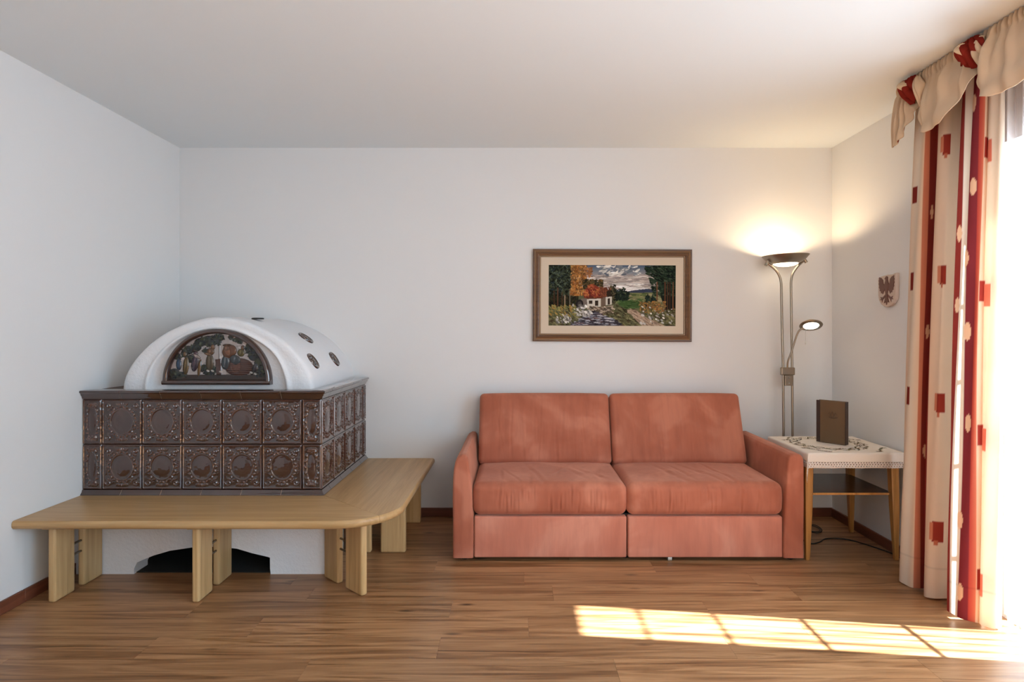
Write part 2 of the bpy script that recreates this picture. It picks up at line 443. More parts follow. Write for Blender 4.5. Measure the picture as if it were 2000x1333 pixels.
b = MB().box(XL+0.001, BX-0.101, YB-0.25, YB-0.02, 0.0, 0.36).box(XL+0.001, XL+0.02, BY+0.121, YB-0.25, 0, 0.36)
b.box(XL+0.02, BX-0.101, BY+0.02, YB-0.25, 0.0, 0.004)
b.box(XL+0.02, BX-0.101, BY+0.121, YB-0.25, 0.355, 0.36)
smesh('hearth_lining', b.v, b.f, M['dark_inside'])
b = MB().box(XL+0.001, SX-0.006, SY+0.006, YB, 0.411, 0.973)
smesh('stove_core', b.v, b.f, M['grout'])

def tile_relief(w_, h_, nx, ny, wreath=True):
    xs = np.linspace(-w_/2, w_/2, nx+1); zs = np.linspace(-h_/2, h_/2, ny+1)
    X, Z = np.meshgrid(xs, zs)
    H = np.zeros_like(X)
    ex = w_/2-np.abs(X); ez = h_/2-np.abs(Z); e = np.minimum(ex, ez)
    H += 0.0055*np.exp(-((e-0.0065)/0.0032)**2)
    H += 0.0020*np.exp(-((e-0.0150)/0.0018)**2)
    H -= 0.006*np.exp(-(e/0.0015)**2)
    rx = min(0.053, w_*0.5-0.022); rz = 0.060 if wreath else 0.075
    if not wreath: rx = w_*0.5-0.028
    R = np.sqrt((X/rx)**2+(Z/rz)**2)
    boss = np.clip(1-R**2, 0, 1)
    H += np.where(R < 1, 0.0105*np.sqrt(boss)-0.006, 0)
    H -= 0.004*np.exp(-((R-1.03)/0.05)**2)
    H += 0.0045*np.exp(-((R-1.17)/0.055)**2)
    def blob(x, z, sx, sz, a, A):
        nonlocal H
        c, s = math.cos(a), math.sin(a); dx = X-x; dz = Z-z
        u = (dx*c+dz*s)/sx; v_ = (-dx*s+dz*c)/sz
        B = A*np.exp(-(u*u+v_*v_)**1.3)
        H = np.maximum(H, H*0.35+B)
    rs = random.Random(3 if wreath else 5)
    n = 26 if wreath else 18
    for k in range(n):
        a = 2*PI*k/n
        q = 1.40 if wreath else 1.45
        x, z = rx*q*math.cos(a), rz*(1.36 if wreath else 1.28)*math.sin(a)
        if abs(x) > w_/2-0.014 or abs(z) > h_/2-0.016: continue
        blob(x, z, 0.0085, 0.0042, a+0.7*(1 if k % 2 else -1)+PI/2, 0.0075)
    for sx in (-1, 1):
        for sz in (-1, 1):
            cx, cz = sx*(w_/2-0.033), sz*(h_/2-0.036)
            if not wreath: cx = sx*0.016; cz = sz*(h_/2-0.033)
            for k in range(26):                       # scroll
                t = k/25; a = t*3.6*PI/1.6; r = 0.015*(1-0.75*t)
                blob(cx+sx*r*math.cos(a), cz+sz*r*math.sin(a), 0.0026, 0.0026, 0, 0.0062)
            for k in range(4 if wreath else 2):
                a = (0.15+0.45*k)
                blob(cx-sx*0.024*math.cos(a), cz-sz*0.026*math.sin(a)*0.8, 0.0055, 0.0032, sx*sz*(a+0.6), 0.006)
    for sz in (-1, 1):                                # palmette above and below
        for k in range(-3, 4):
            x = k*0.0085*(1 if wreath else 0.6); z = sz*(h_/2-0.024-abs(k)*0.0015)
            blob(x, z, 0.0033, 0.0085, -k*0.22*sz, 0.0068)
    if wreath:
        for sx in (-1, 1):
            for k in range(-3, 4):
                blob(sx*(w_/2-0.022), k*0.011, 0.0028, 0.0065, sx*0.5*(1 if k > 0 else -1), 0.0045)
    H += 0.0006*np.array([[mnoise.noise(Vector((x*70, z*70, 1.3))) for x in xs] for z in zs])
    n0 = (nx+1)*(ny+1)
    V = np.stack([X.ravel(), -H.ravel(), Z.ravel()], 1)
    F = [(j*(nx+1)+i, j*(nx+1)+i+1, (j+1)*(nx+1)+i+1, (j+1)*(nx+1)+i) for j in range(ny) for i in range(nx)]
    # back rim
    rim = [i for i in range(nx+1)] + [j*(nx+1)+nx for j in range(1, ny+1)] + [ny*(nx+1)+i for i in range(nx-1, -1, -1)] + [j*(nx+1) for j in range(ny-1, 0, -1)]
    V = list(map(tuple, V)); s0 = len(V)
    for i in rim: x, y, z = V[i]; V.append((x, 0.012, z))
    n = len(rim)
    for i in range(n): F.append((rim[(i+1) % n], rim[i], s0+i, s0+(i+1) % n))
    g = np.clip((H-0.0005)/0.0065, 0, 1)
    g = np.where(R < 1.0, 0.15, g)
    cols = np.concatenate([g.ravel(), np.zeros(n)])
    return V, F, cols
def make_tile(w_, h_, nx, ny, wreath, name='tile'):
    V, F, c = tile_relief(w_-0.0022, h_-0.0022, nx, ny, wreath)
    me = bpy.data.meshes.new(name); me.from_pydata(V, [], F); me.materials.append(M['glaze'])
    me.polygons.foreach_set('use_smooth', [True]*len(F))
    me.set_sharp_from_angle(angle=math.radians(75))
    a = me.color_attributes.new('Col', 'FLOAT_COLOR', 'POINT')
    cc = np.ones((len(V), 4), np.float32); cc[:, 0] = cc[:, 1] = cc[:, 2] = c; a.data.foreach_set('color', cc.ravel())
    return me
TW, TH = 0.2185, 0.2475
HW = (SX-XL-5*TW)/2
full_me = make_tile(TW, TH, 66, 74, True)
half_me = make_tile(HW, TH, 34, 74, False)
SD = YB-SY; HS = SD-4*0.2185
strip_me = make_tile(HS, TH, 24, 74, False)
Z0 = 0.4357
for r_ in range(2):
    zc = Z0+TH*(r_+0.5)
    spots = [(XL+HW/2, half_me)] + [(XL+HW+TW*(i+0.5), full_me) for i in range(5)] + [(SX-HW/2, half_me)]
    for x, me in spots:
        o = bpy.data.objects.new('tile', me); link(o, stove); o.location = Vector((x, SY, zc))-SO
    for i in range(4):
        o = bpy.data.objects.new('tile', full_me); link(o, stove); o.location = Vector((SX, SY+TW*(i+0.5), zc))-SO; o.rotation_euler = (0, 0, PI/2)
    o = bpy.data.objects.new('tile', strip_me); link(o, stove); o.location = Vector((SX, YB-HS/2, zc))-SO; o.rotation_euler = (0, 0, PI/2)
# moulded tiles: cornice and foot
corn = [(-0.105,0.977),(0.021,0.979),(0.0265,0.9765),(0.028,0.972),(0.0265,0.967),(0.022,0.964),(0.018,0.960),(0.016,0.952),(0.009,0.945),(0.007,0.937),(0.003,0.9315),(-0.004,0.9315),(-0.105,0.9315)]
foot = [(-0.01,0.4357),(0.004,0.4355),(0.007,0.431),(0.009,0.424),(0.015,0.418),(0.0205,0.4125),(0.0205,0.4095),(-0.01,0.4095)]
def mould(name, prof, a, c, side, mitre):
    """front: a..c in x at y = SY - o; side: a..c in y at x = SX + o; mitred where they meet"""
    v = []; n = len(prof); g = 0.0013
    for e, p in enumerate((a, c)):
        for (o_, z) in prof:
            if side == 'front':
                x = p + (-g if e else g)
                if e and mitre: x = SX + o_ - 0.0004
                v.append((x, SY-o_, z))
            else:
                y = p + (-g if e else g)
                if (not e) and mitre: y = SY - o_ + 0.0004
                v.append((SX+o_, y, z))
    f = [tuple(range(n))[::-1], tuple(range(n, 2*n))] + [(i, (i+1) % n, n+(i+1) % n, n+i) for i in range(n)]
    if side == 'side': f = [q[::-1] for q in f]
    return smesh(name, v, f, M['glaze_plain'], 50)
fx = [XL] + [XL+HW+TW*(i+0.5) for i in range(5)] + [SX]
sy_ = [SY] + [SY+TW*(i+0.5) for i in range(4)] + [YB]
for nm, pr in (('cornice_tile', corn), ('foot_tile', foot)):
    for i in range(6): mould(nm, pr, fx[i], fx[i+1], 'front', i == 5)
    for i in range(5): mould(nm, pr, sy_[i], sy_[i+1], 'side', i == 0)
for nm, pr in (('cornice_joint', corn), ('foot_joint', foot)):
    P_ = [(o_-0.0022 if o_ > 0 else o_, z-0.0015 if z == max(q[1] for q in pr) or z > pr[0][1]-0.003 else z+0.0008) for o_, z in pr]
    V = [(XL+0.001, SY-o_, z) for o_, z in P_] + [(SX+o_, SY-o_, z) for o_, z in P_] + [(SX+o_, YB-0.001, z) for o_, z in P_]; n = len(P_)
    F = [(e*n+i, e*n+(i+1) % n, (e+1)*n+(i+1) % n, (e+1)*n+i) for e in (0, 1) for i in range(n)]
    smesh(nm, V, F, M['joint'])
# dome: a plastered barrel with a stepped front arch
DX, DZ = -1.690, 0.972
def arch(a, b_, n_, y, N_=72, dz=0.0):
    out = []
    for k in range(N_+1):
        t = PI*k/N_; c, s = math.cos(t), math.sin(t)
        x = DX - math.copysign(abs(c)**(2/n_), c)*a; z = DZ+dz + abs(s)**(2/n_)*b_
        out.append((x, y, z))
    return out
YD = 3.389
rings = [(.542,.415,1.75,YB),(.542,.415,1.75,3.95),(.541,.415,1.75,3.66),(.5405,.414,1.75,YD+.040),(.538,.411,1.75,YD+.020),(.530,.404,1.76,YD+.006),(.518,.395,1.77,YD),
         (.47,.378,1.8,YD+.004),(.43,.366,1.84,YD+.008),(.415,.360,1.87,YD+.004),(.405,.355,1.9,YD-.004),(.396,.349,1.92,YD-.004),(.388,.343,1.95,YD+.006),
         (.380,.336,2.0,YD+.020),(.372,.330,2.0,YD+.026),(.30,.30,2.0,YD+.026),(.15,.15,2.0,YD+.026),(.001,.001,2.0,YD+.026)]
V = []; F = []; nn = 73
for rg in rings:
    for (x, y, z) in arch(*rg):
        q = 0.004*mnoise.noise(Vector((x*6, y*6, z*6)))
        V.append((x+q, y+q*0.6, z+q))
for i in range(len(rings)-1):
    for k in range(nn-1): F.append((i*nn+k, i*nn+k+1, (i+1)*nn+k+1, (i+1)*nn+k))
dome = smesh('dome', V, F, M['plaster'], 180)
# half-round picture plate
PR, PZ, PY = 0.302, 1.004, YD-0.004
fr = []
for k in range(41):
    t = PI*k/40; fr.append((DX-PR*0.955*math.cos(t)+0.002, PY, PZ+0.006+PR*0.955*math.sin(t)))
b = MB()
prof = [(-0.016,0.03),(-0.016,-0.004),(-0.012,-0.012),(-0.004,-0.015),(0.004,-0.013),(0.010,-0.006),(0.012,0.002),(0.012,0.03)]
Vf = []; Ff = []; n = len(prof)
for k in range(41):
    t = PI*k/40
    for (o_, yy) in prof:
        R_ = 0.288-o_
        Vf.append((DX-R_*math.cos(t), PY+yy, PZ+0.008+R_*math.sin(t)))
for k in range(40):
    for i in range(n): Ff.append((k*n+i, (k+1)*n+i, (k+1)*n+(i+1) % n, k*n+(i+1) % n))
b.add(Vf, Ff)
Vb = []
for x in (DX-0.304, DX+0.304):
    for (o_, yy) in prof: Vb.append((x, PY+yy, PZ+0.012+o_))
b.add(Vb, [(i, (i+1) % n, n+(i+1) % n, n+i) for i in range(n)] + [tuple(range(n))[::-1], tuple(range(n, 2*n))])
pf_ = smesh('picture_surround', b.v, b.f, M['glaze_plain'], 50)
# painting helpers
class Canvas:
    def __init__(s, w_, h_, q, bg):
        s.q = q; s.nx, s.ny = int(w_/q), int(h_/q)
        s.X, s.Y = np.meshgrid((np.arange(s.nx)+0.5)*q, (np.arange(s.ny)+0.5)*q)
        s.c = np.zeros((s.ny, s.nx, 3)); s.c[:] = bg; s.h = np.zeros((s.ny, s.nx))
    def put(s, msk, col, h=None):
        s.c[msk] = col
        if h is not None: s.h[msk] = h
    def ell(s, x, y, a, b_, col, rot=0.0, h=None):
        R_ = max(a, b_)*1.05
        x0, x1 = max(0, int((x-R_)/s.q)), min(s.nx, int((x+R_)/s.q)+2); y0, y1 = max(0, int((y-R_)/s.q)), min(s.ny, int((y+R_)/s.q)+2)
        if x1 <= x0 or y1 <= y0: return
        X = s.X[y0:y1, x0:x1]-x; Y = s.Y[y0:y1, x0:x1]-y; c, sn = math.cos(rot), math.sin(rot)
        r2 = ((X*c+Y*sn)/a)**2 + ((-X*sn+Y*c)/b_)**2; mk = r2 < 1
        s.c[y0:y1, x0:x1][mk] = col
        if h is not None: s.h[y0:y1, x0:x1] = np.where(mk, np.maximum(s.h[y0:y1, x0:x1]*0.6, h*np.sqrt(np.clip(1-r2, 0, 1))), s.h[y0:y1, x0:x1])
    def poly(s, P, col, h=None):
        mk = s.mask(P); s.put(mk, col, h)
    def mask(s, P):
        mk = np.zeros_like(s.X, bool); n = len(P)
        for i in range(n):
            x1, y1 = P[i]; x2, y2 = P[(i+1) % n]
            if y1 == y2: continue
            cr = ((y1 > s.Y) != (y2 > s.Y)) & (s.X < (x2-x1)*(s.Y-y1)/(y2-y1)+x1); mk ^= cr
        return mk
    def dabs(s, rs, n, box, cols, size, rot=(0, PI), inside=None, h=None):
        for _ in range(n):
            x = rs.uniform(box[0], box[2]); y = rs.uniform(box[1], box[3])
            if inside is not None:
                i, j = min(s.ny-1, max(0, int(y/s.q))), min(s.nx-1, max(0, int(x/s.q)))
                if not inside[i, j]: continue
            c = np.array(rs.choice(cols), float)*rs.uniform(0.85, 1.15)
            z = rs.uniform(0.6, 1.4)
            s.ell(x, y, size[0]*z, size[1]*z, np.clip(c, 0, 255), rs.uniform(*rot), h)
rs = random.Random(11)
cv = Canvas(1500, 680, 5, (176, 160, 154))
cv.dabs(rs, 150, (0, 0, 1500, 680), [(188,172,166), (166,150,146)], (40, 20), h=0.05)
cv.poly([(0,600),(1500,600),(1500,680),(0,680)], (54, 36, 28), 0.3)
G = [(34,38,32), (44,50,38), (28,32,32), (56,62,40), (40,46,52)]
for (x, y, a, b_) in [(500,120,110,60),(620,80,120,50),(760,60,90,55),(420,200,80,60),(300,240,80,65),(240,290,60,60),(650,150,70,40),(730,120,80,40),(950,50,45,30),(1040,90,70,35),(1090,120,50,30),(1230,220,60,80),(1300,320,80,80),(1380,400,60,70),(1430,500,50,70),(80,560,80,50),(540,500,55,50),(700,530,50,50),(330,370,60,60),(130,330,50,50),(1330,540,60,50),(610,570,80,40),(150,600,130,45),(1410,590,70,50),(560,250,50,35)]:
    cv.ell(x, y, a, b_, rs.choice(G), h=0.35)
    cv.dabs(rs, int(a*b_/260), (x-a, y-b_, x+a, y+b_), G + [(70,78,56), (24,24,24)], (20, 13), h=0.5)
def fig(parts):
    for (x, y, a, b_, c, r) in parts: cv.ell(x, y, a+7, b_+7, (36, 26, 22), r, 0.5)
    for (x, y, a, b_, c, r) in parts: cv.ell(x, y, a, b_, c, r, 0.9); cv.ell(x-a*0.2, y-b_*0.1, a*0.35, b_*0.75, tuple(min(255, k*1.25) for k in c), r, 1.0)
fig([(150,450,38,80,(44,66,92),0), (260,470,42,130,(98,72,34),0.1), (245,300,28,34,(120,84,52),0)])
fig([(400,430,52,120,(62,46,62),0.2), (470,500,22,120,(112,72,30),0.15), (412,290,30,24,(92,60,70),0.3), (395,250,45,14,(60,44,36),0.2), (425,330,60,20,(150,128,118),0.5)])
fig([(628,425,58,120,(80,62,40),0), (640,262,54,46,(104,66,42),0.1), (676,195,30,34,(118,78,52),0), (600,300,60,14,(120,86,60),0.3)])
cv.poly([(768,130),(780,130),(780,420),(768,420)], (44, 30, 26), 0.5)
cv.poly([(716,375),(800,370),(810,600),(730,600)], (86, 52, 44), 0.5)
fig([(1080,490,215,125,(88,48,36),0)])
for k in range(7): cv.poly([(885,420+k*28),(1290,420+k*28),(1290,426+k*28),(885,426+k*28)], (56, 30, 24), 0.75)
fig([(870,420,60,100,(58,66,74),0.1), (930,260,110,90,(112,64,40),-0.4), (890,215,50,34,(116,76,56),0), (900,170,70,14,(90,56,36),0)])
fig([(1020,380,80,60,(62,66,70),0.3), (1110,280,52,50,(98,82,40),0.4), (1140,205,26,30,(110,70,48),0)])
fig([(1330,500,40,60,(46,40,46),0.3)])
for (x, y) in [(600,545), (670,545), (1270,570), (800,560), (1330,590)]: cv.ell(x, y, 26, 14, (186,172,160), 0.3, 0.8)
hb = cv.h.copy()
for _ in range(1): hb = (hb + np.roll(hb, 1, 0) + np.roll(hb, -1, 0) + np.roll(hb, 1, 1) + np.roll(hb, -1, 1))/5
RX = 0.274
V = []; idx = -np.ones((cv.ny, cv.nx), int); cols = []
for j in range(cv.ny):
    for i in range(cv.nx):
        x = (i+0.5)/cv.nx*2-1; z = 1-(j+0.5)/cv.ny
        if x*x+z*z <= 1.01:
            idx[j, i] = len(V); V.append((DX+x*RX, PY+0.012-hb[j, i]*0.009, PZ+0.022+z*RX*0.955)); cols.append(cv.c[j, i])
F = [(idx[j+1, i], idx[j+1, i+1], idx[j, i+1], idx[j, i]) for j in range(cv.ny-1) for i in range(cv.nx-1) if min(idx[j, i], idx[j, i+1], idx[j+1, i], idx[j+1, i+1]) >= 0]
rp = smesh('relief_picture', V, F, M['relief'], 180, pf_)
cols = np.array(cols); gr_ = cols.mean(1, keepdims=True); set_colors(rp, lin((gr_+(cols-gr_)*0.72)*0.88)); rp['label'] = 'coloured glazed relief of harvesters, vines and a barrel'
# three round glazed rosettes set into the right flank of the dome
def on_dome(px, py):
    d_ = Vector(((px-1010)/1175, 1.0, (648-py)/1175))
    best = None
    for k in range(1200):
        D = 3.40+k*0.0007
        p = Vector((0, 0, 1.3))+d_*D
        val = (abs(p.x-DX)/.54)**1.75 + (max(0, p.z-DZ)/.413)**1.75
        if val < 1: return p
    return None
for (px, py) in ((597, 661), (611, 706), (652.5, 702)):
    p = on_dome(px, py)
    gx = 1.75/.54*(abs(p.x-DX)/.54)**.75; gz = 1.75/.413*((p.z-DZ)/.413)**.75
    nrm = Vector((gx, 0, gz)).normalized()
    R_ = 0.054
    bb = MB().lathe([(R_, -0.014), (R_, 0.003), (R_*0.96, 0.007), (R_*0.86, 0.008), (R_*0.78, 0.004), (R_*0.70, 0.002), (R_*0.30, 0.002), (R_*0.22, 0.007), (R_*0.1, 0.009), (0.0005, 0.009)], n=28)
    for k in range(8):
        a = 2*PI*k/8
        Mx = Matrix.Translation((R_*0.5*math.cos(a), R_*0.5*math.sin(a), 0.002)) @ Matrix.Rotation(a, 4, 'Z') @ Matrix.Diagonal((1.9, 1, 1, 1))
        bb.lathe([(0.0065, 0), (0.005, 0.003), (0.0005, 0.0045)], n=8, M=Mx)
    o = bb.build('vent_rosette', M['glaze_plain'], stove, 40)
    o.matrix_local = Matrix.Translation(p-SO+nrm*0.001) @ nrm.to_track_quat('Z', 'X').to_matrix().to_4x4()
b = MB().lathe([(0.0005, 0.0), (0.035, 0.0), (0.036, 0.006), (0.03, 0.009), (0.0005, 0.009)][::-1], n=24)
o = b.build('dome_cap', M['black'], stove, 40); o.location = Vector((DX+0.13, 3.62, DZ+0.402))-SO

# ------------------------------------------------------------------ corner bench
bench = empty('corner_bench', (-0.87, 3.11, 0)); BO = Vector(bench.location)
tag(bench, 'light beech corner bench with paired plank legs wrapping round the tiled stove', 'bench')
ZT, ZB_ = 0.409, 0.369
nose = [(-0.016, ZT), (-0.009, ZT-0.001), (-0.004, ZT-0.005), (0.0, ZT-0.013), (0.0, ZB_+0.013), (-0.004, ZB_+0.005), (-0.009, ZB_+0.001), (-0.016, ZB_)]
def loft(name, outp, innp, mt):
    V = []; F = []; n = len(nose)+2
    for (q, nr), p in zip(outp, innp):
        V.append((p[0], p[1], ZT))
        for (o_, z) in nose: V.append((q[0]+nr[0]*o_, q[1]+nr[1]*o_, z))
        V.append((p[0], p[1], ZB_))
    m_ = len(outp)
    for i in range(m_-1):
        for k in range(n): F.append((i*n+k, i*n+(k+1) % n, (i+1)*n+(k+1) % n, (i+1)*n+k))
    F.append(tuple(range(n))[::-1]); F.append(tuple((m_-1)*n+k for k in range(n)))
    return mesh(name, [tuple(Vector(v)-BO) for v in V], F, mt, bench, 30)
RC = 0.29; CX, CY = -0.58-RC, 2.821+RC
cin = (-1.05, 3.27)
o1 = [((XL+0.002, 2.821), (0, -1)), ((CX, 2.821), (0, -1))] + [((CX+RC*math.sin(a), CY-RC*math.cos(a)), (math.sin(a), -math.cos(a))) for a in [PI/4*k/8 for k in range(1, 9)]]
i1 = [(XL+0.002, cin[1])] + [(cin[0]-0.002*(9-k), cin[1]) for k in range(0, 9)]
loft('seat_board', o1, i1, M['beech_x'])
g = 0.0009
o2 = [((CX+RC*math.sin(a)+g, CY-RC*math.cos(a)+g), (math.sin(a), -math.cos(a))) for a in [PI/4+PI/4*k/8 for k in range(0, 9)]] + [((-0.58, YB-0.001), (1, 0))]
i2 = [(cin[0]+g, cin[1]+g+0.002*k) for k in range(0, 9)] + [(cin[0], YB-0.001)]
loft('seat_board', o2, i2, M['beech_y'])
def leg_plank(cx, cy, ang, length, th=0.036):
    """upright plank, length along ang from (cx, cy)"""
    Mx = Matrix.Translation(Vector((cx, cy, 0))-BO) @ Matrix.Rotation(ang, 4, 'Z')
    o = MB().box(0, length, -th/2, th/2, 0.0, ZB_-0.012).build('leg', M['beech_z'], bench, bevel=0.011, seg=4)
    o.matrix_local = Mx
    for p in o.data.polygons: p.use_smooth = True
    o.data.set_sharp_from_angle(angle=math.radians(35)); return o
def rods(cx, cy, ang, l):
    for z in (0.178, 0.232):
        b = MB().tube([(-0.01, 0, z), (l+0.01, 0, z)], 0.0058, 12)
        o = b.build('rod', M['rod'], bench, 40); o.matrix_local = Matrix.Translation(Vector((cx, cy, 0))-BO) @ Matrix.Rotation(ang, 4, 'Z')
def pair(cx, cy, ang, l1=0.135, gap=0.062, l2=0.14):
    leg_plank(cx, cy, ang, l1)
    ex, ey = cx+math.cos(ang)*l1, cy+math.sin(ang)*l1
    rods(ex, ey, ang, gap)
    leg_plank(ex+math.cos(ang)*gap, ey+math.sin(ang)*gap, ang, l2)
    b = MB().box(-0.02, l1+gap+l2-0.01, -0.03, 0.03, ZB_-0.0125, ZB_+0.001)
    o = b.build('cleat', M['beech_z'], bench, bevel=0.003); o.matrix_local = Matrix.Translation(Vector((cx, cy, 0))-BO) @ Matrix.Rotation(ang, 4, 'Z')
pair(-2.231, 2.880, PI/2)
pair(-1.541, 2.880, PI/2)
pair(-0.750, 2.958, PI*0.765, 0.148, 0.070, 0.135)
pair(-0.655, 3.548, PI, 0.148, 0.055, 0.15)
pair(-0.655, 4.095, PI, 0.148, 0.055, 0.15)

# ------------------------------------------------------------------ sofa
sofa = empty('sofa', (0.63, 3.8, 0)); FO = Vector(sofa.location)
tag(sofa, 'terracotta suede two-seat sofa against the back wall', 'sofa')
def wrinkles(seed, n, x0, x1, amp, sig, zl, zh, slant=0.0):
    r = random.Random(seed); W = [(r.uniform(x0, x1), r.uniform(0.6, 1.3)*amp, r.uniform(0.6, 1.5)*sig, r.uniform(zl, zh), r.uniform(0.25, 0.6)*(zh-zl), r.gauss(0, slant)) for _ in range(n)]
    def fn(X, Z):
        D = np.zeros_like(X)
        for (xc, a, s, zc, zs, sl) in W:
            xx = X-xc-sl*(Z-zc)-0.002*np.sin(Z*22+xc*90)
            D += -a*np.exp(-(xx/s)**2)*np.exp(-((Z-zc)/zs)**2) + 0.6*a*np.exp(-((xx-1.8*s)/s)**2)*np.exp(-((Z-zc)/zs)**2)
        return D
    return fn
def lown(P, s, seed): return np.array([mnoise.noise(Vector((p[0]*s+seed, p[1]*s, p[2]*s))) for p in P])
def seat(x0, x1, seed, skew):
    sx, sy, sz = x1-x0, 0.62, 0.186
    wf = wrinkles(seed, 36, -sx*0.38, sx*0.38, 0.0026, 0.0042, -0.05, 0.055)
    wt = wrinkles(seed+1, 18, -sx*0.4, sx*0.4, 0.0025, 0.014, -0.30, 0.0, 0.25)
    def de(P, nr):
        X, Y, Z = P[:, 0].copy(), P[:, 1].copy(), P[:, 2].copy()
        u, v_, w2 = 2*X/sx, 2*Y/sy, 2*Z/sz
        bx = np.clip(1-u**4, 0, 1); by = np.clip(1-v_**4, 0, 1); bz = np.clip(1-w2**2, 0, 1)
        top = np.clip(nr[:, 2], 0, 1); front = np.clip(-nr[:, 1], 0, 1)
        P[:, 2] += top*(0.009*bx*by + wt(X, Y)*bx + 0.006*lown(P, 5, seed)*by)
        P[:, 1] -= front*(0.014*bz*bx) - 0*X
        P[:, 1] -= front*wf(X, Z)*bx
        P[:, 0] += np.sign(X)*np.abs(nr[:, 0])*0.006*bz
        return P
    V, F = softbox((sx, sy, sz), 0.042, (190, 46, 40), de)
    o = mesh('seat_cushion', V, F, M['suede'], sofa, 180); o.location = Vector(((x0+x1)/2, 3.392+sy/2, 0.257))-FO
seat(-0.248, 0.619, 21, 0); seat(0.623, 1.503, 33, 0)
def back(x0, x1, seed, tw):
    sx, sy, sz = x1-x0, 0.17, 0.471
    wf = wrinkles(seed, 26, -sx*0.36, sx*0.40, 0.0017, 0.006, -0.2, 0.10, 0.06)
    def de(P, nr):
        X, Y, Z = P[:, 0].copy(), P[:, 1].copy(), P[:, 2].copy()
        u, w2 = 2*X/sx, 2*Z/sz
        bx = np.clip(1-u**4, 0, 1); bz = np.clip(1-w2**4, 0, 1)
        front = np.clip(-nr[:, 1], 0, 1)
        P[:, 1] -= front*(0.022*bx*bz + wf(X, Z)*bx + 0.006*lown(P, 4, seed))
        P[:, 2] += np.clip(nr[:, 2], 0, 1)*0.006*bx
        P[:, 0] += tw*X*(-(Z+sz/2))           # narrows to the top
        return P
    V, F = softbox((sx, sy, sz), 0.030, (170, 22, 80), de)
    o = mesh('back_cushion', V, F, M['suede'], sofa, 180)
    a = math.atan2(0.16, 0.43)
    o.matrix_local = Matrix.Translation(Vector(((x0+x1)/2, 3.972, 0.416))-FO) @ Matrix.Rotation(-a, 4, 'X')
back(-0.252, 0.617, 51, 0.0); back(0.622, 1.497, 64, 0.0)
def arm(side):
    # section in x-z: outer side straight, inner side swelling, round top; lofted front to back
    w0 = 0.116
    sec = [(0.0,0.022),(0.0,0.47),(0.004,0.52),(0.014,0.565),(0.030,0.592),(0.052,0.606),(0.072,0.604),(0.084,0.590),(0.088,0.565),(0.096,0.50),(0.108,0.40),(0.112,0.30),(0.116,0.25),(0.119,0.15),(0.117,0.022)]
    if side > 0: sec = [(0.0,0.022),(0.0,0.55),(0.003,0.580),(0.012,0.598),(0.028,0.608),(0.060,0.608),(0.078,0.600),(0.086,0.585),(0.090,0.565),(0.096,0.50),(0.103,0.40),(0.108,0.30),(0.113,0.22),(0.118,0.13),(0.118,0.022)]
    P = [Vector((a, c)) for a, c in sec]
    pts = []
    for i in range(len(P)-1):
        k = 4
        for t in range(k): pts.append(P[i].lerp(P[i+1], t/k))
    pts.append(P[-1])
    cen = Vector((0.058, 0.3))
    ys = [(3.390, 0.016), (3.3915, 0.008), (3.396, 0.003), (3.404, 0.0)] + [(3.404+0.78*k/24, 0.0) for k in range(1, 25)]
    V = []; F = []; n = len(pts); x0 = -0.363 if side < 0 else 1.620
    for (y, ins) in ys:
        for p in pts:
            dx = p-cen; q = p - Vector((dx.x/0.058*ins, (dx.y/0.3)*ins if p.y > 0.03 else 0))
            nz = 0.0025*mnoise.noise(Vector((q.x*9, y*7, q.y*9+side)))
            V.append((x0+side*(-1)*q.x if side > 0 else x0+q.x, y+nz*0.5, q.y)); 
            V[-1] = (V[-1][0]+nz, V[-1][1], V[-1][2])
    for i in range(len(ys)-1):
        for k in range(n):
            q = (i*n+k, i*n+(k+1) % n, (i+1)*n+(k+1) % n, (i+1)*n+k); F.append(q if side > 0 else q[::-1])
    F.append(tuple(range(n)) if side < 0 else tuple(range(n))[::-1]); F.append(tuple((len(ys)-1)*n+k for k in range(n)))
    mesh('armrest', [tuple(Vector(v)-FO) for v in V], F, M['suede'], sofa, 60)
arm(-1); arm(1)
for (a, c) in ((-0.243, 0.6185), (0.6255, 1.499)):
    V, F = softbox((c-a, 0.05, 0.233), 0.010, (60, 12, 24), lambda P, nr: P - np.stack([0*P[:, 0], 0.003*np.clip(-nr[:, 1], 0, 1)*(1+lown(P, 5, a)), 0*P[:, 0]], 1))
    o = mesh('base_panel', V, F, M['suede_lit'], sofa, 180); o.location = Vector(((a+c)/2, 3.412+0.01, 0.022))-FO
MB().box(-0.24, 1.497, 3.45, 4.17, 0.03, 0.256).box(-0.24, 1.497, 4.10, 4.18, 0.256, 0.55).build('sofa_frame', M['black'], sofa).location = -FO
for (x, y) in ((-0.30, 3.45), (0.62, 3.47), (1.56, 3.45), (-0.30, 4.1), (1.56, 4.1)):
    MB().lathe([(0.0005, 0), (0.02, 0), (0.022, 0.003), (0.022, 0.03), (0.0005, 0.03)][::-1], n=16).build('foot', M['black'], sofa, 40, loc=tuple(Vector((x, y, 0))-FO))
cm = MB().tube([(-0.011, 0, 0.016), (0.011, 0, 0.016)], 0.016, 16).build('caster', M['white_plastic'], sofa, 40, loc=tuple(Vector((0.864, 3.415, 0))-FO))

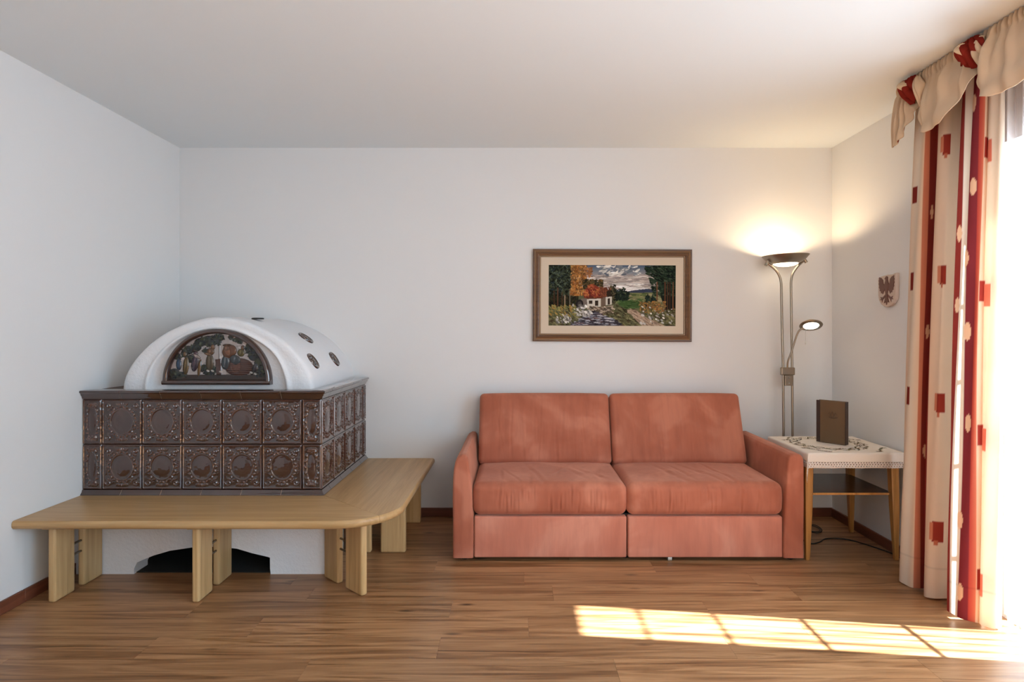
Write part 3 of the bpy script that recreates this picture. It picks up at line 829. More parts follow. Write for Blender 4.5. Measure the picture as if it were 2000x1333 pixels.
# ------------------------------------------------------------------ side table, cloth, folder
TX0, TX1, TY0, TY1 = 1.640, 2.188, 3.388, 3.925
tab = empty('side_table', ((TX0+TX1)/2, (TY0+TY1)/2, 0)); TO = Vector(tab.location)
tag(tab, 'small square wooden side table with a dark lower shelf beside the sofa', 'table')
MB().box(TX0+0.004, TX1-0.004, TY0+0.004, TY1-0.004, 0.592, 0.612).build('tabletop', M['dark_wood'], tab, bevel=0.004).location = -TO
b = MB(); q = 0.045
b.box(TX0+q, TX1-q, TY0+q-0.01, TY0+q+0.008, 0.535, 0.592); b.box(TX0+q, TX1-q, TY1-q-0.008, TY1-q+0.01, 0.535, 0.592)
b.box(TX0+q-0.01, TX0+q+0.008, TY0+q, TY1-q, 0.535, 0.592); b.box(TX1-q-0.008, TX1-q+0.01, TY0+q, TY1-q, 0.535, 0.592)
b.build('apron', M['dark_wood'], tab).location = -TO
for (x, y, bx_, by_) in ((TX0+0.020, TY0+0.045, -0.010, -0.012), (TX1-0.046, TY0+0.045, 0.012, -0.012), (TX0+0.045, TY1-0.04, 0.0, 0.008), (TX1-0.040, TY1-0.04, 0.014, 0.008)):
    a0, a1 = 0.023, 0.0115
    V = []
    for (z, r, ox, oy) in ((0.0, a1, bx_, by_), (0.3, (a0+a1)/2+0.003, bx_*0.5, by_*0.5), (0.592, a0, 0, 0)):
        for (i, j) in ((-1,-1), (1,-1), (1,1), (-1,1)): V.append((i*r+ox, j*r+oy, z))
    F = [(3,2,1,0), (8,9,10,11)] + [(k*4+i, k*4+(i+1) % 4, k*4+4+(i+1) % 4, k*4+4+i) for k in range(2) for i in range(4)]
    o = mesh('leg', V, F, M['table_wood'], tab); o.location = Vector((x, y, 0))-TO
    bm_ = o.modifiers.new('bevel', 'BEVEL'); bm_.width = 0.005; bm_.segments = 3; bm_.limit_method = 'ANGLE'
MB().box(TX0+0.02, TX1-0.045, TY0+0.042, TY1-0.03, 0.370, 0.380).build('shelf', M['dark_wood'], tab, bevel=0.002).location = -TO
MB().box(TX0+0.045, TX1-0.07, TY0+0.036, TY0+0.042, 0.369, 0.381).build('shelf_edge', M['table_wood'], tab, bevel=0.001).location = -TO
# cloth
ZCL = 0.6145
tc_ = empty('tablecloth', ((TX0+TX1)/2, (TY0+TY1)/2, ZCL)); CO = Vector(tc_.location)
tag(tc_, 'white embroidered tablecloth with a lace edge draped over the side table', 'tablecloth')
hang = 0.082; st = 0.0052
hw, hd = (TX1-TX0)/2, (TY1-TY0)/2
nx_, ny_ = int(round(2*(hw+hang)/st)), int(round(2*(hd+hang)/st))
A = np.linspace(-hw-hang, hw+hang, nx_+1); B = np.linspace(-hd-hang, hd+hang, ny_+1)
V = []
for j, bq in enumerate(B):
    for i, aq in enumerate(A):
        da, db = max(0, abs(aq)-hw), max(0, abs(bq)-hd)
        sa, sb = math.copysign(1, aq), math.copysign(1, bq)
        mn, mxx = min(da, db), max(da, db)
        if mxx >= hang-1e-6: mxx += 0.0035*abs(math.sin((aq if db >= da else bq)*PI/0.0156))
        drop = mxx+mn*0.95
        rd = 0.006
        dz = drop if drop > rd else drop*drop/rd*0.5+drop*0.5
        out = rd*min(1, drop/rd)*0.35
        x = sa*min(abs(aq), hw); y = sb*min(abs(bq), hd)
        wv = 0.0025*math.sin(aq*38+1)*min(1, db/0.05) if db > da else 0.0025*math.sin(bq*35)*min(1, da/0.05)
        if da > 0: x += sa*(out+mn*0.22 + (0 if db > da else abs(wv)*0.6))
        if db > 0: y += sb*(out+mn*0.22 + (wv if db > da else 0))
        if da > 0 and db > 0:                 # pinch the corner fold
            pass
        x = min(x, XR-CO.x-0.006); x = max(x, 1.6245-CO.x)
        V.append((x, y, -dz+0.0012*mnoise.noise(Vector((aq*9, bq*9, 0)))*(1 if drop == 0 else 0)))
Fc, Fl = [], []
for j in range(ny_):
    for i in range(nx_):
        am, bm2 = (A[i]+A[i+1])/2, (B[j]+B[j+1])/2
        e = max(abs(am)-hw, abs(bm2)-hd)
        f = (j*(nx_+1)+i, j*(nx_+1)+i+1, (j+1)*(nx_+1)+i+1, (j+1)*(nx_+1)+i)
        run = i if abs(bm2)-hd > abs(am)-hw else j
        rowk = int((hang-e)/st)
        if e < hang-0.0312: Fc.append(f)
        elif rowk == 5 and run % 3 == 0: continue
        elif rowk in (1, 3) and run % 3 == (0 if rowk == 1 else 1): continue
        else: Fl.append(f)
def sub(name, Fs, mt):
    used = sorted({i for f in Fs for i in f}); mp_ = {u: k for k, u in enumerate(used)}
    o = mesh(name, [V[u] for u in used], [tuple(mp_[i] for i in f) for f in Fs], mt, tc_, 180)
    s_ = o.modifiers.new('thick', 'SOLIDIFY'); s_.thickness = 0.0012; s_.offset = 1; return o
sub('cloth', Fc, M['table_linen']); sub('lace_border', Fl, M['lace'])
# embroidery: a wreath and four corner sprigs
rs = random.Random(4); EV = []; EF = []; EC = []
GC = [(92, 88, 40), (70, 62, 34), (120, 104, 48), (86, 52, 34), (104, 60, 38)]
def leaf(x, y, a, l, w2, c):
    n = len(EV); ca, sa_ = math.cos(a), math.sin(a)
    for (u, v_) in ((-l/2, 0), (0, -w2/2), (l/2, 0), (0, w2/2)): EV.append((x+u*ca-v_*sa_, y+u*sa_+v_*ca, 0.0032)); EC.append(c)
    EV.append((x, y, 0.0042)); EC.append(c)
    for k in range(4): EF.append((n+k, n+(k+1) % 4, n+4))
wx, wy = 1.895-CO.x, 3.672-CO.y
for k in range(260):
    a = 2*PI*k/260+rs.uniform(-.01, .01); rr_ = 0.186+0.026*math.sin(a*9)*(1 if k % 2 else -1)+rs.uniform(-0.008, 0.008)
    leaf(wx+rr_*math.cos(a), wy+rr_*math.sin(a), a+PI/2+rs.uniform(-1.1, 1.1), rs.uniform(0.018, 0.030), rs.uniform(0.006, 0.010), rs.choice(GC))
for sx in (-1, 1):
    for sy in (-1, 1):
        for k in range(26):
            t = k/25
            x = sx*(hw-0.03-0.11*t); y = sy*(hd-0.14+0.10*t)-sy*0.02*math.sin(t*6)
            leaf(x+rs.uniform(-.006, .006), y+rs.uniform(-.006, .006), rs.uniform(0, PI), 0.020, 0.008, rs.choice(GC))
em = mesh('embroidery', EV, EF, M['thread'], tc_, None); set_colors(em, lin(np.array(EC)))
em['label'] = 'wreath of olive and brown embroidered leaves'; em['kind'] = 'stuff'
# folder standing on the cloth
p0, p1 = Vector((1.858, 3.733, 0)), Vector((1.964, 3.600, 0))
ang = math.atan2(p1.y-p0.y, p1.x-p0.x); wl = (p1-p0).length
M['folder'] = mat('brown_folder_cloth', L(98, 74, 48), 0.6); mp = coords(M['folder']); n1 = noise(M['folder'], mp, 300, 2); bump(M['folder'], n1, 0, 0.25, 0.001)
M['folder_dark'] = mat('dark_brown_leather', L(52, 32, 22), 0.45); M['emboss'] = mat('dark_embossing', L(70, 48, 30), 0.35)
M['paper'] = mat('paper', L(220, 212, 196), 0.9)
fo = empty('menu_folder', (p0.x, p0.y, ZCL+0.004), ang)
tag(fo, 'closed brown folder with dark leather edges standing upright on the tablecloth', 'folder')
MB().box(0.0, wl, -0.0, 0.004, 0, 0.258).build('front_cover', M['folder'], fo, bevel=0.0015)
MB().box(-0.0012, 0.022, -0.0012, 0.0, 0.0, 0.258).build('corner_strip', M['folder_dark'], fo, bevel=0.0005)
MB().box(wl-0.003, wl+0.0025, -0.001, 0.037, 0, 0.258).build('spine', M['folder_dark'], fo, bevel=0.0015)
MB().box(0.0, wl-0.003, 0.033, 0.037, 0, 0.258).build('back_cover', M['folder'], fo, bevel=0.0015)
MB().box(0.008, wl-0.003, 0.0045, 0.0325, 0.004, 0.252).build('pages', M['paper'], fo)
b = MB()
def stroke(P, r=0.0010): b.tube([(x, -0.0003, z) for x, z in P], r, 6)
cx_ = 0.094; cz_ = 0.175
for s_ in (-1, 1):
    stroke([(cx_+s_*0.026+0.002*k*0, cz_+0.004) if k == 0 else (cx_+s_*(0.026-0.006*k), cz_-0.004*k+0.008*math.sin(k)) for k in range(5)])
    stroke([(cx_+s_*0.004, cz_-0.004), (cx_+s_*0.012, cz_+0.008), (cx_+s_*0.018, cz_+0.014), (cx_+s_*0.022, cz_+0.008)])
stroke([(cx_-0.006, cz_), (cx_-0.002, cz_+0.014), (cx_, cz_+0.019), (cx_+0.002, cz_+0.014), (cx_+0.006, cz_)])
stroke([(cx_-0.02, cz_-0.016), (cx_-0.008, cz_-0.021), (cx_+0.008, cz_-0.021), (cx_+0.03, cz_-0.014)], 0.0014)
stroke([(cx_-0.012, cz_-0.009), (cx_, cz_-0.012), (cx_+0.014, cz_-0.008)], 0.0012)
b.build('embossed_emblem', M['emboss'], fo, 60)

# ------------------------------------------------------------------ floor lamp
LX, LY = 1.822, 4.062
lamp = empty('floor_lamp', (LX, LY, 0)); tag(lamp, 'brushed nickel floor lamp with twin poles, uplighter bowl and small reading arm', 'lamp')
MB().lathe([(0.0005, 0.024), (0.03, 0.024), (0.10, 0.018), (0.112, 0.012), (0.115, 0.0), (0.0005, 0.0)], n=40).build('lamp_base', M['steel'], lamp, 30)
def at(px, py, D=LY): return Vector(((px-1010)*D/1175-LX, D-LY, 1.3-(py-648)*D/1175))
for side, pts in ((0, [(1500.5, 515), (1507, 520.5), (1515, 528), (1522, 539), (1525.3, 552), (1526, 570), (1527.5, 650), (1529.3, 720), (1530.5, 850)]), (1, [(1570.5, 509), (1563, 515.5), (1554.5, 525), (1548, 536), (1545.2, 549), (1545, 570), (1546, 650), (1547, 720), (1548, 850)])):
    P = [at(*p) for p in pts]; P = spline(P, 5)
    last = P[-1]; P.append(Vector((last.x+0.0, last.y, 0.02)))
    MB().tube(P, 0.0078, 14).build('pole', M['steel'], lamp, 60)
# bowl (tilted a hair)
bc = at(1534, 499.5)
Mx = Matrix.Rotation(math.radians(-1.4), 4, 'Y')
bowl = [(0.150, 0.0), (0.148, -0.003), (0.130, -0.024), (0.108, -0.043), (0.086, -0.054), (0.080, -0.055), (0.080, -0.052), (0.086, -0.050), (0.106, -0.039), (0.127, -0.021), (0.145, 0.0)]
MB().lathe(bowl, bc, 56, Mx).build('uplighter_bowl', M['steel'], lamp, 60)
gprof = [(0.080, -0.052), (0.075, -0.060), (0.055, -0.069), (0.03, -0.0735), (0.0005, -0.075)]
MB().lathe(gprof, bc, 40, Mx).build('glass_diffuser', M['lamp_glass'], lamp, 60)
for (a, c) in (((1495, 519), (1500, 510)), ((1575, 513), (1569, 504))):
    q0, q1 = at(*a), at(*c)
    MB().tube([q0, q0.lerp(q1, 0.5), q1], 0.011, 14).build('clamp', M['steel'], lamp, 40)
# switch bracket
c0 = at(1538, 725.5); c1 = at(1538.5, 743)
b = MB().box(c0.x-0.046, c0.x+0.046, c0.y-0.016, c0.y+0.014, c0.z-0.026, c0.z+0.026)
b.build('bracket', M['steel'], lamp, bevel=0.006)
sb_ = MB().box(c1.x-0.026, c1.x+0.026, c1.y-0.020, c1.y+0.010, c1.z-0.036, c1.z+0.034).build('switch_box', M['steel'], lamp, bevel=0.003)
for z in (0.018, -0.018):
    MB().tube([(c1.x, c1.y-0.019, c1.z+z), (c1.x, c1.y-0.024, c1.z+z)], 0.0055, 12).build('dimmer_knob', M['chrome'], sb_, 40)
P = [at(1538, 719, LY-0.03), at(1539, 706, LY-0.04), at(1545, 690, LY-0.05), at(1552, 668, LY-0.06), at(1556, 656, LY-0.07), at(1561, 646, LY-0.08), at(1569, 641, LY-0.09)]
MB().tube(spline(P, 6), 0.0058, 12).build('reading_arm', M['steel'], lamp, 60)
hc = at(1584, 635.5, LY-0.10)
nd = Vector((-0.12, -0.46, -0.88)).normalized(); Mh = nd.to_track_quat('Z', 'X').to_matrix().to_4x4()
sh_ = MB().lathe([(0.048, 0.006), (0.068, 0.006), (0.071, 0.002), (0.068, -0.004), (0.05, -0.016), (0.02, -0.024), (0.0005, -0.025)], hc, 40, Mh).build('reading_shade', M['steel'], lamp, 60)
MB().lathe([(0.0005, 0.007), (0.03, 0.007), (0.048, 0.0055)], hc, 32, Mh).build('reading_glass', M['lamp_glass2'], sh_, 60)
for a in (0.4, 2.5, 4.6):
    q = hc + (Mh @ Vector((0.044*math.cos(a), 0.044*math.sin(a), 0.008)))
    MB().tube([q, q+nd*0.004], 0.004, 8).build('clip', M['chrome'], sh_, 40)
q = at(1573.5, 644, LY-0.12)
MB().tube([q, q+Vector((-0.001, 0, -0.085))], 0.0012, 6).build('pull_chain', M['white_plastic'], sh_)
MB().lathe([(0.0005, 0.012), (0.003, 0.008), (0.0035, -0.004), (0.0005, -0.010)], q+Vector((-0.001, 0, -0.09)), 10).build('pull_knob', M['white_plastic'], sh_, 60)
light('SPOT', 'uplighter_bulb', (LX+bc.x, LY+bc.y, bc.z-0.030), (0, 0, 1), 11, (1.0, 0.74, 0.45), spot_size=math.radians(162), spot_blend=0.35, shadow_soft_size=0.05)
light('SPOT', 'reading_bulb', tuple(Vector((LX, LY, 0))+hc+nd*0.02), tuple(nd), 1.5, (1.0, 0.78, 0.5), spot_size=math.radians(120), spot_blend=0.8, shadow_soft_size=0.03)
# cords
def cord(pts, label, r=0.0035):
    o = MB().tube(spline(pts, 8), r, 8).build('power_cord', M['black'], None, 60); tag(o, label, 'cord'); return o
cord([(1.84, 3.95, 0.004), (1.80, 3.84, 0.004), (1.775, 3.74, 0.004), (1.80, 3.675, 0.004), (1.86, 3.70, 0.004), (1.93, 3.76, 0.004), (2.02, 3.765, 0.004), (2.09, 3.71, 0.004), (2.15, 3.60, 0.004), (2.187, 3.50, 0.004), (2.19, 3.30, 0.004), (2.19, 3.05, 0.006)], 'black power cord snaking over the floor under the side table')
cord([(1.93, 4.06, 0.005), (1.975, 3.99, 0.006), (1.97, 3.91, 0.009), (1.93, 3.875, 0.011), (1.88, 3.90, 0.011), (1.87, 3.99, 0.009), (1.90, 4.04, 0.006), (1.99, 4.02, 0.006), (1.985, 3.92, 0.007), (1.93, 3.86, 0.007), (1.90, 3.88, 0.0065)], 'looped black cord lying on the floor behind the side table', 0.003)
o = MB().tube(spline([(2.2, 3.36, 0.10), (2.19, 3.30, 0.098), (2.195, 3.2, 0.10), (2.205, 3.1, 0.16), (2.21, 3.06, 0.22)], 6), 0.0028, 8).build('power_cord', M['black'], None, 60)
tag(o, 'short black cord running along the right wall behind the curtain', 'cord')

# ------------------------------------------------------------------ wall picture
PX0, PX1, PZ0, PZ1 = 0.111, 1.222, 1.230, 1.876
pic = empty('framed_tapestry', ((PX0+PX1)/2, YB, (PZ0+PZ1)/2)); QO = Vector(pic.location)
pic.rotation_euler = (0, 0.004, 0)
tag(pic, 'embroidered landscape with a mill by a stream in a brown wooden frame', 'picture')
hw_, hh_ = (PX1-PX0)/2, (PZ1-PZ0)/2
prof = [(0, -0.002), (0, -0.026), (0.005, -0.031), (0.012, -0.031), (0.016, -0.026), (0.020, -0.027), (0.034, -0.034), (0.044, -0.030), (0.047, -0.022), (0.052, -0.022), (0.055, -0.014), (0.055, -0.002)]
def side_piece(name, k):
    cn = [(-hw_, -hh_), (hw_, -hh_), (hw_, hh_), (-hw_, hh_)]
    sg = [(1, 1), (-1, 1), (-1, -1), (1, -1)]
    V = []; n = len(prof)
    for c in (k, (k+1) % 4):
        for (o_, y) in prof: V.append((cn[c][0]+sg[c][0]*o_, y, cn[c][1]+sg[c][1]*o_))
    F = [(i, (i+1) % n, n+(i+1) % n, n+i) for i in range(n)] + [tuple(range(n))[::-1], tuple(range(n, 2*n))]
    o = mesh(name, V, [q[::-1] for q in F], [M['frame_wood'], M['gold_lip']], pic, 30)
    o.data.polygons[4].material_index = 1; o.data.polygons[3].material_index = 1; o.data.polygons[8].material_index = 1
for k in range(4): side_piece('frame_side', k)
b = MB(); o_ = 0.054; i_ = 0.110
x0, x1, z0, z1 = -hw_+o_, hw_-o_, -hh_+o_, hh_-o_; a0, a1, c0_, c1_ = -hw_+i_, hw_-i_, -hh_+i_, hh_-i_
b.box(x0, x1, -0.013, -0.009, z0, c0_).box(x0, x1, -0.013, -0.009, c1_, z1).box(x0, a0, -0.013, -0.009, c0_, c1_).box(a1, x1, -0.013, -0.009, c0_, c1_)
b.build('mount', M['mat_linen'], pic)
c = Canvas(1410, 667, 3.6, (96, 96, 62))
Y = c.Y[:, :, None]/667
sky = np.array([74, 96, 124])*(1-np.clip(c.Y[:, :, None]/150, 0, 1)) + np.array([186, 168, 156])*np.clip(c.Y[:, :, None]/150, 0, 1)
c.c = np.where(c.Y[:, :, None] < 320, sky, c.c)
rs = random.Random(8)
c.dabs(rs, 260, (380, 110, 1250, 280), [(200,180,166), (150,138,134), (176,158,148), (214,202,190)], (60, 7), (-0.1, 0.1))
c.dabs(rs, 90, (560, 10, 1010, 110), [(222,216,204), (120,128,136), (190,186,176), (236,232,222), (96,106,120)], (26, 8), (-0.9, 0.5))
c.dabs(rs, 30, (720, 200, 1050, 285), [(228,222,214), (236,230,226)], (60, 6), (-0.05, 0.05))
c.poly([(700,300),(760,275),(860,290),(1000,268),(1100,258),(1200,270),(1250,320),(700,330)], (52, 60, 84))
c.poly([(740,305),(1250,298),(1250,420),(740,420)], (124, 128, 74))
c.dabs(rs, 120, (800, 310, 1250, 400), [(140,132,84), (96,112,56), (168,146,104), (84,98,50)], (26, 7), (-0.1, 0.1))
c.poly([(780,380),(900,385),(1010,420),(1030,480),(900,490),(800,450)], (62, 92, 42))
c.dabs(rs, 90, (780, 380, 1020, 480), [(56,86,38), (74,104,48)], (24, 7), (-0.2, 0.2))
c.poly([(680,250),(760,290),(850,310),(900,370),(860,390),(740,380),(660,400)], (36, 48, 36))
c.dabs(rs, 120, (690, 250, 890, 390), [(30,40,32), (50,62,44), (24,32,28)], (14, 8))
# ground
gm = c.mask([(0,440),(400,470),(760,430),(860,480),(1410,450),(1410,667),(0,667)])
c.put(gm, (96, 94, 58)); c.dabs(rs, 900, (0, 430, 1410, 667), [(84,84,48), (118,114,70), (62,58,36), (134,126,80), (74,60,40)], (20, 6), (0.1, 0.9), gm)
# left forest, autumn tree
c.poly([(0,0),(300,0),(290,120),(270,260),(330,340),(330,460),(120,480),(0,450)], (32, 34, 24))
c.dabs(rs, 800, (0, 0, 300, 350), [(30,36,26), (52,62,44), (84,98,74), (44,54,58), (68,76,48), (24,26,20)], (15, 6))
c.dabs(rs, 250, (0, 330, 320, 480), [(36,30,20), (60,50,28), (44,48,28)], (15, 6))
for (x, y0, y1, w2, cc) in ((100,250,450,8,(96,62,40)), (180,330,500,6,(150,120,90)), (236,260,450,5,(120,110,88)), (60,280,440,7,(70,44,30)), (150,300,470,5,(84,56,36))):
    c.poly([(x-w2,y0),(x+w2,y0),(x+w2,y1),(x-w2,y1)], cc)
c.dabs(rs, 620, (250, 0, 420, 330), [(186,112,42), (158,86,30), (206,140,60), (110,70,34), (150,100,50)], (14, 7))
c.dabs(rs, 90, (400, 30, 480, 130), [(150,92,50), (176,110,60)], (12, 6))
c.dabs(rs, 260, (380, 160, 600, 260), [(66,58,34), (92,76,42), (44,44,28), (120,84,40)], (14, 8))
c.dabs(rs, 120, (680, 220, 740, 420), [(40,40,28), (90,78,50)], (12, 6))
# houses
c.poly([(395,360),(385,310),(440,230),(480,205),(560,250),(600,290),(600,360)], (150, 54, 34))
c.dabs(rs, 260, (395, 215, 600, 355), [(176,70,38), (140,46,32), (196,104,46), (118,42,30)], (13, 6), (0.3, 1.2), c.mask([(395,360),(390,300),(440,230),(480,205),(560,250),(600,290),(600,360)]))
c.poly([(565,262),(640,238),(700,330),(640,360),(590,350)], (128, 62, 40)); c.dabs(rs, 80, (570, 245, 690, 345), [(150,78,44), (104,50,34)], (12, 5), (0.5, 1.4))
c.poly([(640,290),(672,275),(715,345),(650,350)], (52, 40, 30))
c.poly([(420,362),(580,362),(580,455),(430,482)], (214, 204, 186)); c.poly([(355,370),(425,365),(430,480),(385,470)], (120, 104, 92))
c.poly([(632,350),(702,345),(702,432),(632,440)], (208, 198, 180)); c.poly([(580,360),(632,352),(632,440),(580,455)], (120, 96, 76))
for P_ in ([(445,388),(485,388),(485,426),(445,426)], [(515,390),(552,390),(552,446),(515,446)], [(655,366),(682,364),(682,432),(655,434)]): c.poly(P_, (60, 46, 36))
c.ell(345, 430, 42, 52, (38, 34, 36)); c.ell(345, 430, 24, 32, (70, 62, 58))
c.poly([(420,360),(600,352),(600,366),(420,374)], (110, 60, 36))
# banks, stream, path, stones
c.poly([(430,480),(720,440),(700,520),(560,520)], (170, 148, 124)); c.dabs(rs, 100, (440, 460, 720, 530), [(186,164,140), (120,100,80), (90,78,60)], (18, 6), (0, 0.5))
st_ = c.mask([(400,500),(520,505),(640,560),(760,610),(830,667),(220,667),(340,610),(380,560)])
c.put(st_, (74, 68, 80)); c.dabs(rs, 420, (220, 500, 830, 667), [(90,84,98), (52,46,54), (140,144,160), (196,196,204), (104,66,58), (60,54,62)], (28, 4), (-0.12, 0.12), st_)
pm_ = c.mask([(865,490),(960,488),(1080,570),(1300,667),(1040,667),(960,590)])
c.put(pm_, (188, 158, 130)); c.dabs(rs, 260, (860, 480, 1300, 667), [(200,172,144), (168,136,110), (140,112,90)], (22, 5), (0.3, 0.8), pm_)
for bx_ in ((80,540,260,640,40), (260,440,420,560,60), (1000,450,1390,640,46), (330,500,480,560,30)):
    c.dabs(rs, bx_[4], bx_[:4], [(204,198,188), (168,160,152), (228,222,212), (110,104,98)], (15, 8), (0.2, 1.2))
# right wood
tm = c.mask([(1080,0),(1410,0),(1410,470),(1290,490),(1200,420),(1150,260),(1110,110),(1010,30)])
c.put(c.mask([(1230,0),(1410,0),(1410,470),(1290,490),(1230,300),(1190,120)]), (26, 34, 26))
c.dabs(rs, 620, (1080, 0, 1410, 330), [(28,44,30), (44,62,44), (20,28,24), (62,78,56)], (20, 7), (0.1, 0.7), tm)
for (x, w2) in ((1203, 7), (1290, 8), (1345, 8), (1380, 6), (1320, 4)): c.poly([(x-w2,180),(x+w2,180),(x+w2+2,490),(x-w2-2,490)], rs.choice([(120,74,44), (90,54,34), (60,40,28)]))
for (x, y0, y1, w2) in ((1100,300,450,40), (1150,310,455,34), (1180,340,450,22)):
    c.poly([(x,y0),(x+w2,y1),(x-w2,y1)], (30, 46, 40)); c.dabs(rs, 60, (x-w2*0.6, y0+30, x+w2*0.6, y1), [(40,60,48), (24,36,32)], (12, 5))
c.dabs(rs, 160, (1010, 400, 1300, 520), [(168,110,44), (130,84,40), (96,84,44), (150,122,60)], (14, 7))
c.dabs(rs, 120, (0, 440, 300, 560), [(150,140,70), (104,108,58), (176,130,50)], (18, 5), (0.2, 1.0))
ww, hh2 = a1-a0, c1_-c0_
V = [(a0+(i+0.5)/c.nx*ww, -0.0085, c1_-(j+0.5)/c.ny*hh2) for j in range(c.ny) for i in range(c.nx)]
for k_, (x, y, z) in enumerate(V):
    i, j = k_ % c.nx, k_//c.nx
    if i == 0: x = a0-0.004
    if i == c.nx-1: x = a1+0.004
    if j == 0: z = c1_+0.004
    if j == c.ny-1: z = c0_-0.004
    V[k_] = (x, y, z)
F = [((j+1)*c.nx+i, (j+1)*c.nx+i+1, j*c.nx+i+1, j*c.nx+i) for j in range(c.ny-1) for i in range(c.nx-1)]
tp = mesh('tapestry', V, F, M['tapestry'], pic, 180)
cc_ = c.c.reshape(-1, 3); gr = cc_.mean(1, keepdims=True); set_colors(tp, lin(np.clip((gr+(cc_-gr)*0.78)*0.93, 0, 255)))

# ------------------------------------------------------------------ ceramic crest on the right wall
cr = empty('wall_crest', (XR, 3.570, 1.543)); tag(cr, 'small glazed ceramic crest with a brown eagle on the right wall', 'ornament')
M['ceramic'] = mat('cream_ceramic', L(196, 176, 162), 0.25); M['eagle'] = mat('brown_eagle_glaze', L(98, 56, 44), 0.45)
sh = [(-0.088,0.083),(-0.05,0.090),(0.0,0.094),(0.05,0.092),(0.088,0.099),(0.087,0.03),(0.086,-0.03),(0.078,-0.055),(0.058,-0.078),(0.03,-0.092),(0,-0.097),(-0.03,-0.092),(-0.058,-0.078),(-0.078,-0.055),(-0.086,-0.025),(-0.087,0.03)]
# local: u to the photographer's right is -y; outward is -x
def crest(name, P, x0, x1, mt, bev=0.003):
    V = [(-x0, -u, z) for u, z in P] + [(-x1, -u, z) for u, z in P]; n = len(P)
    F = [tuple(range(n)), tuple(range(2*n-1, n-1, -1))] + [(i, i+n, (i+1) % n+n, (i+1) % n) for i in range(n)]
    o = mesh(name, V, F, mt, cr)
    if bev:
        q = o.modifiers.new('bevel', 'BEVEL'); q.width = bev; q.segments = 3; q.limit_method = 'ANGLE'
    return o
crest('shield', sh, 0, 0.022, M['ceramic'], 0.005)
body = [(0.006,0.085),(0.014,0.078),(0.012,0.068),(0.016,0.055),(0.022,0.04),(0.020,0.015),(0.012,-0.01),(0.010,-0.03),(0.018,-0.05),(0.026,-0.072),(0.010,-0.066),(0.002,-0.086),(-0.006,-0.066),(-0.022,-0.074),(-0.014,-0.05),(-0.006,-0.03),(-0.010,-0.01),(-0.018,0.015),(-0.018,0.04),(-0.010,0.055),(-0.008,0.066),(-0.018,0.070),(-0.010,0.078),(-0.002,0.086)]
crest('eagle_body', [(u, z) for u, z in body], 0.021, 0.026, M['eagle'], 0.0015)
for s_ in (-1, 1):
    wing = [(0.018,0.030),(0.030,0.046),(0.034,0.066),(0.052,0.080),(0.072,0.086),(0.070,0.070),(0.076,0.066),(0.071,0.052),(0.076,0.046),(0.069,0.032),(0.073,0.024),(0.064,0.012),(0.066,0.002),(0.054,-0.002),(0.052,-0.014),(0.042,-0.008),(0.036,-0.020),(0.028,-0.006),(0.018,0.004)]
    P = [(s_*u, z) for u, z in wing]; P = P if s_ > 0 else P[::-1]
    crest('eagle_wing', P, 0.021, 0.025, M['eagle'], 0.001)
    leg_ = [(0.012,-0.022),(0.040,-0.040),(0.062,-0.034),(0.054,-0.046),(0.066,-0.054),(0.046,-0.054),(0.044,-0.070),(0.034,-0.052),(0.014,-0.038)]
    P = [(s_*u, z) for u, z in leg_]; P = P if s_ > 0 else P[::-1]
    crest('eagle_leg', P, 0.021, 0.024, M['eagle'], 0.0008)

# ------------------------------------------------------------------ curtain, voile, valance
ctl = [(2.12,3.19),(2.04,3.16),(1.985,3.11),(1.99,3.04),(2.06,3.015),(2.115,3.0),(2.075,2.975),(1.998,2.955),(2.005,2.895),(2.07,2.885),(2.12,2.87),(2.05,2.825),(1.985,2.775),(1.985,2.705),(2.03,2.665),(2.11,2.70),(2.13,2.69),(2.065,2.685),(2.05,2.645),(2.08,2.612),(2.12,2.635),(2.155,2.67)]
SUB = 18
path = spline([(x, y, 0) for x, y in ctl], SUB); npth = len(path)
tt = np.arange(npth)/SUB
# colour zones along the cloth (by control index)
CR, PE, SA, DR, MA, OR = (226,212,194), (228,196,168), (198,120,92), (128,48,42), (124,48,54), (206,116,88)
zones = [(0,1.4,CR,PE),(1.4,2.6,PE,CR),(2.6,3.15,CR,PE),(3.15,3.45,SA,SA),(3.45,7.2,DR,DR),(7.2,8.5,PE,CR),(8.5,11.5,CR,CR),(11.5,12.42,DR,DR),(12.42,12.95,CR,CR),(12.95,13.55,MA,MA),(13.55,13.85,(176,70,60),OR),(13.85,16.8,PE,PE),(16.8,18.1,PE,CR),(18.1,30,CR,CR)]
nz_ = 330; ZT_c, ZB_c = 2.555, 0.012
V = []; C = []
sq = [(2.75, 3.10, 1.57), (7.85, 8.6, 1.57), (17.3, 18.35, 1.49), (8.0, 8.35, 0.95), (8.0, 8.35, 0.40)]
squares = []
for zc in (2.20, 1.575, 0.955, 0.335): squares += [(7.80, 8.45, zc, 0.047, (150,58,48)), (7.92, 8.12, zc-0.055, 0.012, (190,110,84)), (7.62, 7.86, zc+0.004, 0.042, (206,130,102))]
for zc in (2.12, 1.48, 0.84, 0.20): squares += [(13.92, 17.5, zc, 0.047, (158,58,50)), (17.4, 18.0, zc-0.016, 0.050, (206,112,90))]
for zc in (2.0, 1.555, 0.97): squares += [(2.1, 2.55, zc, 0.045, DR)]
leaves = []
for k_, zc in enumerate((2.3, 1.92, 1.60, 1.27, 0.86, 0.42, 0.10)): leaves.append((13.1+0.2*math.sin(k_*2.1), zc+0.03, 0.20, 0.040, (226,186,154)))
for k_, zc in enumerate((1.90, 1.30, 0.7)): leaves.append((3.72, zc, 0.12, 0.036, (214,166,130)))
for k_, zc in enumerate((1.75, 1.42)): leaves.append((12.25, zc, 0.2, 0.036, (218,176,142)))
zcol = np.zeros((npth, 3))
